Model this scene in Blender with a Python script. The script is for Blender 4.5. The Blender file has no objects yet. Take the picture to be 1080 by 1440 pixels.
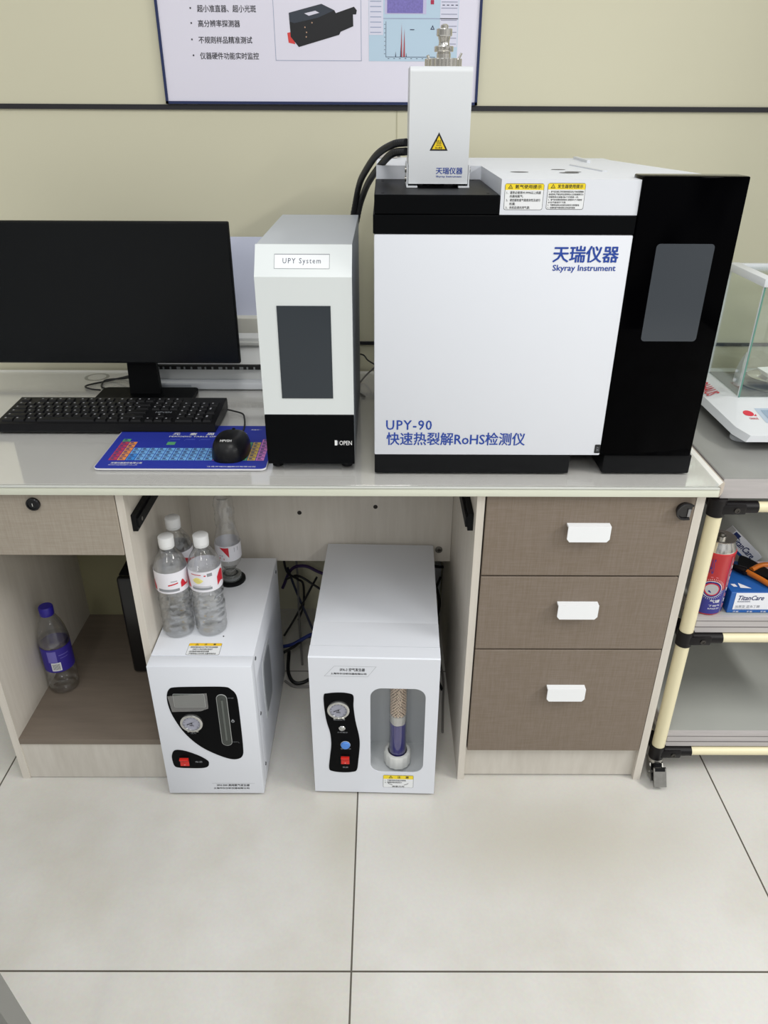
import bpy, bmesh, math, random
from mathutils import Vector, Matrix
random.seed(7)
SC = bpy.context.scene
COL = SC.collection
PI = math.pi
R_ = math.radians

# ------------------------------------------------------------------ camera, world, lamps, exposure
cam = bpy.data.cameras.new('camera'); camo = bpy.data.objects.new('camera', cam); COL.objects.link(camo)
cam.sensor_fit = 'VERTICAL'; cam.sensor_height = 36.0; cam.lens = 1056.07 * 36.0 / 1440.0
cam.clip_start = 0.02
def cam_matrix(pitch, yaw, roll, loc):
    c, s = math.cos, math.sin
    fw = Vector((s(yaw)*c(pitch), c(yaw)*c(pitch), -s(pitch)))
    rt = Vector((c(yaw), -s(yaw), 0)); up = rt.cross(fw)
    r2 = c(roll)*rt + s(roll)*up; u2 = -s(roll)*rt + c(roll)*up
    m = Matrix((r2, u2, -fw)).transposed().to_4x4(); m.translation = loc
    return m
camo.matrix_world = cam_matrix(R_(28.5687), R_(.2075), R_(.285), Vector((0, -1.2, 1.351)))
SC.camera = camo

W = bpy.data.worlds.new('room_ambient'); SC.world = W; W.use_nodes = True
_n, _l = W.node_tree.nodes, W.node_tree.links
_tc = _n.new('ShaderNodeTexCoord'); _sp = _n.new('ShaderNodeSeparateXYZ'); _l.new(_tc.outputs['Generated'], _sp.inputs[0])
_rp = _n.new('ShaderNodeValToRGB'); _l.new(_sp.outputs['Z'], _rp.inputs['Fac'])       # room around: floor, walls, pale ceiling
_rp.color_ramp.elements[0].position = 0.0; _rp.color_ramp.elements[0].color = (.50, .49, .46, 1)
_rp.color_ramp.elements[1].position = .75; _rp.color_ramp.elements[1].color = (.95, .98, 1.0, 1)
_e = _rp.color_ramp.elements.new(.12); _e.color = (.52, .53, .54, 1)
_wv = _n.new('ShaderNodeTexNoise'); _wv.inputs['Scale'].default_value = 3.2; _wv.inputs['Detail'].default_value = 1.0
_l.new(_tc.outputs['Generated'], _wv.inputs['Vector'])
_r2 = _n.new('ShaderNodeValToRGB'); _l.new(_wv.outputs['Fac'], _r2.inputs['Fac'])     # bright and dark noise patches added for contrast in reflections
_r2.color_ramp.elements[0].position = .40; _r2.color_ramp.elements[0].color = (.45, .45, .45, 1)
_r2.color_ramp.elements[1].position = .62; _r2.color_ramp.elements[1].color = (1.5, 1.5, 1.5, 1)
_mx = _n.new('ShaderNodeMixRGB'); _mx.blend_type = 'MULTIPLY'; _mx.inputs['Fac'].default_value = 1.0
_l.new(_rp.outputs['Color'], _mx.inputs['Color1']); _l.new(_r2.outputs['Color'], _mx.inputs['Color2'])
_l.new(_mx.outputs['Color'], _n['Background'].inputs['Color']); _n['Background'].inputs['Strength'].default_value = 0.78

def area(name, loc, sx, sy, power, rot=(0, 0, 0), col=(1, 0.985, 0.95)):
    l = bpy.data.lights.new(name, 'AREA'); l.shape = 'RECTANGLE'; l.size = sx; l.size_y = sy
    l.energy = power; l.color = col
    o = bpy.data.objects.new(name, l); COL.objects.link(o); o.location = loc; o.rotation_euler = rot
    return o
area('ceiling_lamp', (0.00, -1.10, 2.75), 0.3, 1.2, 13)
area('ceiling_lamp', (3.00, -1.20, 2.75), 0.3, 1.2, 84)
area('ceiling_lamp', (-0.6, -3.4, 2.75), 0.3, 1.2, 18)
area('ceiling_lamp', (2.4, -3.4, 2.75), 0.3, 1.2, 34)

vs = SC.view_settings
vs.view_transform = 'Standard'; vs.look = 'None'; vs.gamma = 1.0; vs.exposure = 0.24
vs.use_curve_mapping = False
SC.display_settings.display_device = 'sRGB'

# ------------------------------------------------------------------ materials
def lin(h):
    h = h.lstrip('#'); v = [int(h[i:i+2], 16)/255 for i in (0, 2, 4)]
    return tuple((c/12.92 if c <= .04045 else ((c+.055)/1.055)**2.4) for c in v) + (1,)
MATS = {}
def nodes(m):
    m.use_nodes = True; return m.node_tree, m.node_tree.nodes, m.node_tree.links
def mat(name, col, rough=.5, metal=0, spec=.5, coat=0, noise=0.0, nscale=40, emit=None, estr=1.0, bump=0.0):
    if name in MATS: return MATS[name]
    m = bpy.data.materials.new(name); MATS[name] = m
    nt, N, L = nodes(m); b = N['Principled BSDF']; c = lin(col)
    b.inputs['Base Color'].default_value = c
    b.inputs['Roughness'].default_value = rough; b.inputs['Metallic'].default_value = metal
    b.inputs['Specular IOR Level'].default_value = spec; b.inputs['Coat Weight'].default_value = coat
    if emit:
        b.inputs['Emission Color'].default_value = lin(emit); b.inputs['Emission Strength'].default_value = estr
    if noise or bump:
        tc = N.new('ShaderNodeTexCoord'); nz = N.new('ShaderNodeTexNoise'); nz.inputs['Scale'].default_value = nscale
        nz.inputs['Detail'].default_value = 4
        L.new(tc.outputs['Object'], nz.inputs['Vector'])
        if noise:
            mx = N.new('ShaderNodeMixRGB'); mx.blend_type = 'MIX'
            mx.inputs['Color1'].default_value = tuple(x*(1-noise) for x in c[:3])+(1,)
            mx.inputs['Color2'].default_value = tuple(min(1, x*(1+noise)) for x in c[:3])+(1,)
            L.new(nz.outputs['Fac'], mx.inputs['Fac']); L.new(mx.outputs['Color'], b.inputs['Base Color'])
        if bump:
            bp = N.new('ShaderNodeBump'); bp.inputs['Strength'].default_value = bump; bp.inputs['Distance'].default_value = .002
            L.new(nz.outputs['Fac'], bp.inputs['Height']); L.new(bp.outputs['Normal'], b.inputs['Normal'])
    return m
def grain(name, c1, c2, scale, rough=.5, spec=.4, amount=1.0, bump=0.0):
    """stretched noise: wood grain or brushed sheet"""
    m = bpy.data.materials.new(name); MATS[name] = m
    nt, N, L = nodes(m); b = N['Principled BSDF']; b.inputs['Roughness'].default_value = rough
    b.inputs['Specular IOR Level'].default_value = spec
    tc = N.new('ShaderNodeTexCoord'); mp = N.new('ShaderNodeMapping'); mp.inputs['Scale'].default_value = scale
    nz = N.new('ShaderNodeTexNoise'); nz.inputs['Scale'].default_value = 1; nz.inputs['Detail'].default_value = 6; nz.inputs['Roughness'].default_value = .65
    rp = N.new('ShaderNodeValToRGB'); rp.color_ramp.elements[0].position = .3; rp.color_ramp.elements[1].position = .72
    rp.color_ramp.elements[0].color = lin(c1); rp.color_ramp.elements[1].color = lin(c2)
    L.new(tc.outputs['Object'], mp.inputs['Vector']); L.new(mp.outputs['Vector'], nz.inputs['Vector'])
    L.new(nz.outputs['Fac'], rp.inputs['Fac']); L.new(rp.outputs['Color'], b.inputs['Base Color'])
    return m
def weave(name, c1, c2):
    """linen-like laminate: horizontal and vertical threads crossed"""
    m = bpy.data.materials.new(name); MATS[name] = m
    nt, N, L = nodes(m); b = N['Principled BSDF']; b.inputs['Roughness'].default_value = .55; b.inputs['Specular IOR Level'].default_value = .3
    tc = N.new('ShaderNodeTexCoord'); fs = []
    for sc in ((25, 25, 420), (420, 420, 25)):
        mp = N.new('ShaderNodeMapping'); mp.inputs['Scale'].default_value = sc
        nz = N.new('ShaderNodeTexNoise'); nz.inputs['Scale'].default_value = 1; nz.inputs['Detail'].default_value = 3
        L.new(tc.outputs['Object'], mp.inputs['Vector']); L.new(mp.outputs['Vector'], nz.inputs['Vector']); fs.append(nz)
    ad = N.new('ShaderNodeMath'); ad.operation = 'ADD'
    L.new(fs[0].outputs['Fac'], ad.inputs[0]); L.new(fs[1].outputs['Fac'], ad.inputs[1])
    rp = N.new('ShaderNodeValToRGB'); rp.color_ramp.elements[0].position = .72; rp.color_ramp.elements[1].position = 1.28
    hv = N.new('ShaderNodeMath'); hv.operation = 'MULTIPLY'; hv.inputs[1].default_value = .5
    rp.color_ramp.elements[0].position = .36; rp.color_ramp.elements[1].position = .64
    rp.color_ramp.elements[0].color = lin(c1); rp.color_ramp.elements[1].color = lin(c2)
    L.new(ad.outputs[0], hv.inputs[0]); L.new(hv.outputs[0], rp.inputs['Fac']); L.new(rp.outputs['Color'], b.inputs['Base Color'])
    return m
def clear(name, tint=(.97, .98, .98), base=.03, edge=.55, rough=.03, refr=0.0, ior=1.33, diffuse=0.0, dcol='#ffffff'):
    """thin clear plastic or glass: transparent, with gloss growing towards grazing angles"""
    m = bpy.data.materials.new(name); MATS[name] = m
    nt, N, L = nodes(m); N.remove(N['Principled BSDF']); out = N['Material Output']
    tr = N.new('ShaderNodeBsdfTransparent'); tr.inputs['Color'].default_value = tuple(tint)+(1,)
    gl = N.new('ShaderNodeBsdfGlossy'); gl.inputs['Roughness'].default_value = rough
    lw = N.new('ShaderNodeLayerWeight'); lw.inputs['Blend'].default_value = .35
    mr = N.new('ShaderNodeMapRange'); mr.inputs['To Min'].default_value = base; mr.inputs['To Max'].default_value = edge
    L.new(lw.outputs['Facing'], mr.inputs['Value'])
    body = tr
    if refr:
        rf = N.new('ShaderNodeBsdfRefraction'); rf.inputs['IOR'].default_value = ior; rf.inputs['Roughness'].default_value = .02
        mm = N.new('ShaderNodeMixShader'); mm.inputs['Fac'].default_value = refr
        L.new(tr.outputs[0], mm.inputs[1]); L.new(rf.outputs[0], mm.inputs[2]); body = mm
    if diffuse:
        df = N.new('ShaderNodeBsdfDiffuse'); df.inputs['Color'].default_value = lin(dcol)
        mm = N.new('ShaderNodeMixShader'); mm.inputs['Fac'].default_value = diffuse
        L.new(body.outputs[0], mm.inputs[1]); L.new(df.outputs[0], mm.inputs[2]); body = mm
    mx = N.new('ShaderNodeMixShader'); L.new(mr.outputs[0], mx.inputs['Fac'])
    L.new(body.outputs[0], mx.inputs[1]); L.new(gl.outputs[0], mx.inputs[2]); L.new(mx.outputs[0], out.inputs['Surface'])
    return m

white = mat('white_powder_coat', '#dcdfe6', .42, spec=.4)
white2 = mat('white_housing', '#d6d9dc', .4, spec=.4)
greyw = mat('pale_grey_coat', '#d8dbdf', .4, spec=.4)
silver = mat('silver_grey_coat', '#b4b9bf', .4, spec=.45)
black = mat('black_coat', '#07080a', .4, spec=.06)
blackm = mat('black_matte_plastic', '#0e0f11', .55, spec=.15)
glassblk = mat('black_glass', '#010102', .05, spec=.03)
scrn = mat('dark_screen', '#3b4046', .12, spec=.35)
scrn2 = mat('dark_blue_screen', '#30363c', .12, spec=.35)
monscr = mat('monitor_screen', '#0b0e11', .25, spec=.2)
blue = mat('blue_print', '#17409c', .5)
inkb = mat('black_print', '#16171a', .6)
inkw = mat('white_print', '#e8e8e8', .6)
inkg = mat('grey_print', '#8a8d92', .6)
yellow = mat('yellow_label', '#efd528', .5)
orange_y = mat('amber_label', '#f2c51e', .5)
paper = mat('label_paper', '#e6e8ea', .5)
steel = mat('steel', '#d3d0ca', .18, metal=1)
chrome = mat('chrome', '#d5d5d3', .1, metal=1)
dsteel = mat('worn_steel', '#8f8d88', .38, metal=1, noise=.2, nscale=120)
palewood = grain('pale_wood_laminate', '#bfb9af', '#cec9c0', (40, 6, 6), .5)
palewoodv = grain('pale_wood_panel', '#c8c1b6', '#d3cdc3', (60, 60, 5), .5)
edgeband = grain('cream_edge_band', '#cdcfbf', '#d9dbcb', (5, 30, 60), .45)
shelfbrown = grain('brown_shelf', '#73685d', '#7d7266', (8, 60, 30), .5)
drawerm = weave('brown_linen_laminate', '#776a5c', '#81756a')
drawerl = weave('taupe_linen_laminate', '#978d80', '#a39a8d')
desktop = mat('grey_worktop', '#e9e7e2', .3, spec=.5, noise=.05, nscale=6)
sheet = clear('clear_vinyl_sheet', (.99, .99, .99), .03, .45, .07)
cream = mat('cream_pipe', '#e0d7b4', .35, spec=.5)
jointm = mat('black_joint', '#100d0f', .4, spec=.25)
jscrew = mat('dark_screw', '#4a4744', .35, metal=.8)
carttop = mat('cart_panel', '#8f8f8c', .35, noise=.10, nscale=9)
cartedge = grain('cart_edge', '#a9a5a4', '#bdb8b7', (3, 30, 60), .45)
rubber = mat('grey_mat', '#a3a5a0', .5, noise=.08, nscale=7)
red = mat('red_print', '#c4182c', .45)
redsw = mat('red_switch', '#c9281f', .3)
cap_w = mat('white_cap', '#e4e5e6', .4)
cap_p = mat('violet_cap', '#2b2192', .35)
purple = mat('violet_label', '#33268f', .45)
lilac = mat('lilac_print', '#6f68b8', .5)
pet = clear('clear_pet', (.99, .995, .995), .05, .8, .06)
water = clear('water', (.99, .995, .997), .04, .5, .04, refr=.15, ior=1.15)
glass = clear('clear_glass', (.95, .975, .96), .04, .45, .01)
glassedge = mat('green_glass_edge', '#5d8f80', .2, spec=.5)
rod = mat('black_cable', '#121214', .5)
rodblue = mat('blue_cable', '#1c2f7c', .5)
rodpurple = mat('violet_cable', '#3a2558', .5)
rodgrey = mat('grey_cable', '#7a7774', .5)

def floor_material():
    m = bpy.data.materials.new('polished_floor_tiles'); MATS['floor'] = m
    nt, N, L = nodes(m); b = N['Principled BSDF']
    tc = N.new('ShaderNodeTexCoord'); sp = N.new('ShaderNodeSeparateXYZ'); L.new(tc.outputs['Object'], sp.inputs[0])
    def mth(op, a, bb=None):
        n = N.new('ShaderNodeMath'); n.operation = op
        for i, v in enumerate((a, bb)):
            if v is None: continue
            if isinstance(v, (int, float)): n.inputs[i].default_value = v
            else: L.new(v, n.inputs[i])
        return n.outputs[0]
    ds = []
    for ax, off in (('X', .051), ('Y', .421)):
        s = mth('ADD', sp.outputs[ax], off + .4 + 8.0)
        f = mth('FRACT', mth('DIVIDE', s, .805 if ax == 'X' else .8))
        ds.append(mth('ABSOLUTE', mth('SUBTRACT', f, .5)))
    # offset so that a joint lies at x=-.051 and y=-.421
    return m, N, L, b, sp, mth
floorm, N, L, b, sp, mth = floor_material()
N.clear(); out = N.new('ShaderNodeOutputMaterial'); b = N.new('ShaderNodeBsdfPrincipled'); L.new(b.outputs[0], out.inputs[0])
tc = N.new('ShaderNodeTexCoord'); sp = N.new('ShaderNodeSeparateXYZ'); L.new(tc.outputs['Object'], sp.inputs[0])
masks = []
for ax, off in (('X', .051), ('Y', .421)):
    f = mth('FRACT', mth('DIVIDE', mth('ADD', sp.outputs[ax], off + 8.05 if ax == 'X' else off + 8.0), .805 if ax == 'X' else .8))
    d = mth('MINIMUM', f, mth('SUBTRACT', 1.0, f))
    masks.append(mth('LESS_THAN', d, .0021))
jm = mth('MAXIMUM', masks[0], masks[1])
nz = N.new('ShaderNodeTexNoise'); nz.inputs['Scale'].default_value = 2.2; nz.inputs['Detail'].default_value = 8; nz.inputs['Roughness'].default_value = .6
L.new(tc.outputs['Object'], nz.inputs['Vector'])
rp = N.new('ShaderNodeValToRGB'); rp.color_ramp.elements[0].position = .3; rp.color_ramp.elements[1].position = .58
rp.color_ramp.elements[0].color = lin('#c1bdb3'); rp.color_ramp.elements[1].color = lin('#d2d0cb'); L.new(nz.outputs['Fac'], rp.inputs['Fac'])
nz2 = N.new('ShaderNodeTexNoise'); nz2.inputs['Scale'].default_value = 160; nz2.inputs['Detail'].default_value = 2
L.new(tc.outputs['Object'], nz2.inputs['Vector'])
sx = N.new('ShaderNodeMixRGB'); sx.blend_type = 'MULTIPLY'; sx.inputs['Fac'].default_value = .12
L.new(rp.outputs['Color'], sx.inputs['Color1']); L.new(nz2.outputs['Color'], sx.inputs['Color2'])
dirt = None
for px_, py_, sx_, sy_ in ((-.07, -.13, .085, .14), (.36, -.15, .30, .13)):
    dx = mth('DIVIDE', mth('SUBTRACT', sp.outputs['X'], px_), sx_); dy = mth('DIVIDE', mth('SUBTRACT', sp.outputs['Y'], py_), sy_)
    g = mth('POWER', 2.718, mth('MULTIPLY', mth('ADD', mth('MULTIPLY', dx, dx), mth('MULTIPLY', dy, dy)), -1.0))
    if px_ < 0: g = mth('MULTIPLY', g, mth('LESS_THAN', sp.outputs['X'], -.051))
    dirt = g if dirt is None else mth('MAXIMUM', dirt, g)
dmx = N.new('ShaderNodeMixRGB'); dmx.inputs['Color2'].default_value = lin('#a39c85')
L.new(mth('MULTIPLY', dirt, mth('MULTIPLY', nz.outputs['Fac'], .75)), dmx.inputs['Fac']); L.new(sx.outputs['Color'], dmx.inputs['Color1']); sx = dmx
jx = N.new('ShaderNodeMixRGB'); L.new(jm, jx.inputs['Fac']); L.new(sx.outputs['Color'], jx.inputs['Color1']); jx.inputs['Color2'].default_value = lin('#565149')
L.new(jx.outputs['Color'], b.inputs['Base Color']); b.inputs['Roughness'].default_value = .28; b.inputs['Specular IOR Level'].default_value = .45
wallm = mat('beige_wall_panel', '#d5d1b8', .5, spec=.3, noise=.012, nscale=3)

# ------------------------------------------------------------------ mesh builder
ORG = {}
_txt = {}
def text_geo(body, bold=0.0, shear=0.0, spacing=1.0):
    k = (body, bold, shear, spacing)
    if k in _txt: return _txt[k]
    c = bpy.data.curves.new('lettering', 'FONT'); c.body = body; c.offset = bold; c.shear = shear; c.space_character = spacing
    c.resolution_u = 2
    o = bpy.data.objects.new('lettering', c); COL.objects.link(o)
    dg = bpy.context.evaluated_depsgraph_get(); ev = o.evaluated_get(dg); me = ev.to_mesh()
    V = [(v.co.x, v.co.y) for v in me.vertices]; F = [tuple(p.vertices) for p in me.polygons]
    ev.to_mesh_clear(); bpy.data.objects.remove(o); bpy.data.curves.remove(c)
    xs = [v[0] for v in V]; ys = [v[1] for v in V]
    _txt[k] = (V, F, (min(xs), max(xs), min(ys), max(ys)))
    return _txt[k]

class MB:
    def __init__(s): s.v = []; s.f = []; s.m = []
    def add(s, V, F, mi=0):
        n = len(s.v); s.v += [tuple(v) for v in V]; s.f += [tuple(i+n for i in f) for f in F]; s.m += [mi]*len(F); return s
    def box(s, x0, x1, y0, y1, z0, z1, mi=0, bev=0.0, seg=2):
        if not bev:
            V = [(x, y, z) for z in (z0, z1) for y in (y0, y1) for x in (x0, x1)]
            return s.add(V, [(0, 2, 3, 1), (4, 5, 7, 6), (0, 1, 5, 4), (2, 6, 7, 3), (0, 4, 6, 2), (1, 3, 7, 5)], mi)
        bm = bmesh.new(); bmesh.ops.create_cube(bm, size=1)
        for v in bm.verts: v.co = Vector(((x0+x1)/2+v.co.x*(x1-x0), (y0+y1)/2+v.co.y*(y1-y0), (z0+z1)/2+v.co.z*(z1-z0)))
        bmesh.ops.bevel(bm, geom=bm.edges[:], offset=bev, segments=seg, profile=.5, affect='EDGES')
        return s.bm(bm, mi)
    def bm(s, bm, mi=0, free=True):
        bm.verts.index_update(); s.add([v.co[:] for v in bm.verts], [[v.index for v in f.verts] for f in bm.faces], mi)
        if free: bm.free()
        return s
    def prism(s, pts, a, b, plane='xz', mi=0, mside=None):
        """polygon extruded between a and b along the axis normal to plane"""
        def P(u, w, t): return {'xz': (u, t, w), 'yz': (t, u, w), 'xy': (u, w, t)}[plane]
        n = len(pts); V = [P(u, w, a) for u, w in pts]+[P(u, w, b) for u, w in pts]
        s.add(V, [tuple(range(n)), tuple(range(2*n-1, n-1, -1))], mi)
        s.add(V, [(i, i+n, (i+1) % n+n, (i+1) % n) for i in range(n)], mi if mside is None else mside); return s
    def lathe(s, prof, c=(0, 0, 0), seg=32, mi=0, axis='z', rib=None, a0=0.0, a1=2*PI):
        full = abs(a1-a0-2*PI) < 1e-6; ns = seg if full else seg+1
        V = []; F = []
        for r, h in prof:
            for i in range(ns):
                a = a0+(a1-a0)*i/seg; rr = r*(rib(a, h) if rib else 1)
                p = (rr*math.cos(a), rr*math.sin(a), h)
                if axis == 'y': p = (p[0], p[2], p[1])
                if axis == 'x': p = (p[2], p[0], p[1])
                V.append((c[0]+p[0], c[1]+p[1], c[2]+p[2]))
        for j in range(len(prof)-1):
            for i in range(seg):
                k = (i+1) % ns
                F.append((j*ns+i, j*ns+k, (j+1)*ns+k, (j+1)*ns+i))
        if full:
            if prof[0][0] > 1e-6: F.append(tuple(range(ns-1, -1, -1)))
            if prof[-1][0] > 1e-6: F.append(tuple((len(prof)-1)*ns+i for i in range(ns)))
        return s.add(V, F, mi)
    def cyl(s, p0, p1, r0, r1=None, seg=20, mi=0):
        return s.tube([p0, p1], r0 if r1 is None else [r0, r1], seg, mi)
    def tube(s, pts, r, seg=10, mi=0):
        P = [Vector(p) for p in pts]; n = len(P); rs = r if isinstance(r, (list, tuple)) else [r]*n
        V = []; F = []; u = None
        for i, p in enumerate(P):
            t = (P[min(i+1, n-1)]-P[max(i-1, 0)]).normalized()
            if u is None: u = t.orthogonal().normalized()
            u = (u-t*u.dot(t)).normalized(); w = t.cross(u)
            V += [tuple(p+(u*math.cos(2*PI*k/seg)+w*math.sin(2*PI*k/seg))*rs[i]) for k in range(seg)]
        for i in range(n-1):
            F += [(i*seg+k, i*seg+(k+1) % seg, (i+1)*seg+(k+1) % seg, (i+1)*seg+k) for k in range(seg)]
        F += [tuple(range(seg-1, -1, -1)), tuple((n-1)*seg+k for k in range(seg))]
        return s.add(V, F, mi)
    def flat(s, pts, t, plane='xz', mi=0):
        def P(u, w): return {'xz': (u, t, w), 'yz': (t, u, w), 'xy': (u, w, t)}[plane]
        return s.add([P(*p) for p in pts], [tuple(range(len(pts)))], mi)
    def rect(s, u0, u1, w0, w1, t, plane='xz', mi=0): return s.flat([(u0, w0), (u1, w0), (u1, w1), (u0, w1)], t, plane, mi)
    def text(s, body, u0, u1, w0, w1, t, plane='xz', mi=0, bold=0.0, shear=0.0, keep=False, mp=None, spacing=1.0):
        V, F, bb = text_geo(body, 0.0, shear, spacing)
        su = (u1-u0)/(bb[1]-bb[0]); sw = (w1-w0)/max(1e-6, bb[3]-bb[2])
        if keep: su = sw
        def P(u, w):
            if mp: return mp(u, w)
            return {'xz': (u, t, w), 'yz': (t, u, w), 'xy': (u, w, t)}[plane]
        d = bold*.9; e_ = 1e-3*max(abs(u1-u0), 1e-6)
        def P2(u, w, k):
            p = Vector(P(u, w))
            if k == 0: return tuple(p)
            n = (Vector(P(u+e_, w))-p).cross(Vector(P(u, w+e_))-p)
            return tuple(p+n.normalized()*(4e-5*k))
        offs = ((0, 0),) if bold < .005 else ((-d, 0), (d, 0), (0, -d*.6), (0, d*.6))
        for kk, (ox, oy) in enumerate(offs):
            s.add([P2(u0+(x+ox-bb[0])*su, w0+(y+oy-bb[2])*sw, kk) for x, y in V], F, mi)
        return s
    def xf(s, M):
        s.v = [tuple(M @ Vector(v)) for v in s.v]; return s
    def build(s, name, mats, parent=None, smooth=40, local=False, clean=False):
        if not isinstance(mats, (list, tuple)): mats = [mats]
        off = Vector((0, 0, 0))
        if parent is None:
            xs, ys, zs = zip(*s.v); off = Vector(((min(xs)+max(xs))/2, (min(ys)+max(ys))/2, min(zs)))
        elif not local: off = ORG[parent.name]
        me = bpy.data.meshes.new(name)
        me.from_pydata([(x-off.x, y-off.y, z-off.z) for x, y, z in s.v], [], s.f)
        for m in mats: me.materials.append(m)
        me.polygons.foreach_set('material_index', s.m)
        if clean:
            bm = bmesh.new(); bm.from_mesh(me); bmesh.ops.remove_doubles(bm, verts=bm.verts, dist=1e-6); bmesh.ops.recalc_face_normals(bm, faces=bm.faces); bm.to_mesh(me); bm.free()
        if smooth:
            me.polygons.foreach_set('use_smooth', [True]*len(me.polygons)); me.set_sharp_from_angle(angle=R_(smooth))
        me.update()
        o = bpy.data.objects.new(name, me); COL.objects.link(o)
        if parent is not None:
            o.parent = parent; ORG[o.name] = ORG[parent.name]
        else:
            o.location = off; ORG[o.name] = off
        return o
def tag(o, label=None, cat=None, group=None, kind=None):
    if label: o['label'] = label
    if cat: o['category'] = cat
    if group: o['group'] = group
    if kind: o['kind'] = kind
    return o
def thing(name, label, cat, loc, rotz=0, group=None):
    o = bpy.data.objects.new(name, None); COL.objects.link(o); o.empty_display_size = .05
    o.location = loc; o.rotation_euler = (0, 0, rotz); ORG[o.name] = Vector(loc)
    return tag(o, label, cat, group)
def B(): return MB()
def curve(pts, n=8):
    """Catmull-Rom through pts"""
    P = [Vector(p) for p in pts]; P = [P[0]*2-P[1]]+P+[P[-1]*2-P[-2]]; out = []
    for i in range(1, len(P)-2):
        for k in range(n):
            t = k/n; a, b_, c, d = P[i-1], P[i], P[i+1], P[i+2]
            out.append(.5*((2*b_)+(c-a)*t+(2*a-5*b_+4*c-d)*t*t+(3*b_-a-3*c+d)*t**3))
    out.append(P[-2]); return out
def smooth2(pts, n=4):
    P = [Vector((x, y, 0)) for x, y in pts]; m = len(P); out = []
    for i in range(m):
        a, b_, c, d = P[i-1], P[i], P[(i+1) % m], P[(i+2) % m]
        for k in range(n):
            t = k/n; q = .5*((2*b_)+(c-a)*t+(2*a-5*b_+4*c-d)*t*t+(3*b_-a-3*c+d)*t**3); out.append((q.x, q.y))
    return out
def rrect(x0, x1, z0, z1, r, n=6):
    out = []
    for cx, cz, a in ((x1-r, z1-r, 0), (x0+r, z1-r, 90), (x0+r, z0+r, 180), (x1-r, z0+r, 270)):
        out += [(cx+r*math.cos(R_(a+90*k/n)), cz+r*math.sin(R_(a+90*k/n))) for k in range(n+1)]
    return out
def ring2(c, r, n=28): return [(c[0]+r*math.cos(2*PI*k/n), c[1]+r*math.sin(2*PI*k/n)) for k in range(n)]

# ------------------------------------------------------------------ the room
tag(B().box(-3.2, 3.4, -4.0, .69, -.05, 0).build('floor', floorm, smooth=0), kind='structure')
# keep the floor's texture origin at the world origin
fo = bpy.data.objects['floor']; off = fo.location.copy(); fo.data.transform(Matrix.Translation(off)); fo.location = (0, 0, 0)
tag(B().box(-3.2, 3.4, .665, .74, 0, 2.8).build('wall_back', wallm, smooth=0), kind='structure')
dark = mat('dark_wall_strip', '#201f24', .5)
tag(B().box(-3.2, 3.4, .6605, .665, 1.3365, 1.3465).build('trim_1', dark, smooth=0), kind='structure')
tag(B().box(-3.2, 3.4, .6605, .665, .8165, .8245).build('trim_2', dark, smooth=0), kind='structure')
seam = mat('wall_seam', '#b9b498', .6)
tag(B().box(.0295, .032, .6642, .665, .83, 1.336).build('trim_3', seam, smooth=0), kind='structure')

# unseen cupboard added beyond the cart to shade the right end of the wall
t = thing('shade_cupboard', 'tall grey cupboard added out of view beyond the lab cart to shade the wall', 'cupboard', (1.66, .4, 0))
c = MB(); c.box(1.31, 2.01, .12, .655, .0, 2.1); c.build('carcass', greyw, t, 0)
for x in (1.313, 1.662): c = MB(); c.box(x, x+.345, .10, .1195, .04, 2.09); c.build('door', greyw, t, 0)

# ------------------------------------------------------------------ desk worktop and its clear sheet
t = thing('desk_worktop', 'long grey worktop with a cream front edge spanning both cabinets', 'worktop', (-.1, .33, .73))
B().prism([(-1.3, .004), (.604, .004), (.619, .02), (.619, .655), (-1.3, .655)], .73, .75, 'xy').build('board', desktop, t, 0)
e = B(); e.box(-1.3, .606, -.002, .004, .7305, .7455, bev=.0012); e.build('front_edge', edgeband, t)
B().prism([(.606, -.002), (.6085, .001), (.6215, .018), (.6215, .655), (.619, .655), (.619, .02), (.604, .004)], .7305, .7501, 'xy').build('side_edge', grain('pale_edge_band', '#b5aa9d', '#c0b5a8', (30, 5, 60), .45), t, 0)
B().box(-1.3, .605, -.0035, .0025, .7460, .7496, bev=.0012).build('edge_trim', mat('pale_edge_trim', '#c6c8c2', .3), t)
B().lathe([(.03, .748), (.03, .7501), (.022, .7501), (.022, .7499)], (-.708, .6, 0), 28).build('grommet', mat('grey_plastic', '#8b8a86', .5), t)
s = B(); s.box(-1.3, .606, -.0015, .63, .7502, .7528, bev=.0008, seg=1)
tag(s.build('desk_cover_sheet', sheet, smooth=0), 'clear glossy sheet laid over the grey worktop under the instruments', 'desk cover')
T = .753

# ------------------------------------------------------------------ left cabinet (open, one drawer)
t = thing('storage_cabinet', 'pale wood cabinet with a taupe drawer over an open brown shelf', 'cabinet', (-.64, .24, 0))
B().box(-.812, -.796, .01, .478, 0, .7295).build('side_panel', palewoodv, t, 0)
B().box(-.484, -.4695, .01, .478, 0, .7295).build('side_panel', palewoodv, t, 0)
B().box(-.796, -.535, .470, .478, .105, .7295).build('back_panel', mat('shaded_wall_olive', '#8d8869', .6), t, 0)  # added board, its olive colour stands in for the shaded wall behind
B().box(-.535, -.484, .468, .478, .121, .7295).build('back_rail', palewoodv, t, 0)
B().box(-.796, -.484, .0105, .468, .106, .121).build('shelf', shelfbrown, t, 0)
B().box(-.796, -.484, .013, .029, .002, .1055).build('plinth', palewood, t, 0)
d = B(); d.box(-.7945, -.4855, .008, .025, .598, .7275, bev=.001, seg=1); d.box(-.784, -.496, .025, .40, .612, .70, 1)
d = d.build('drawer', [drawerl, palewood], t, 0)
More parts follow.
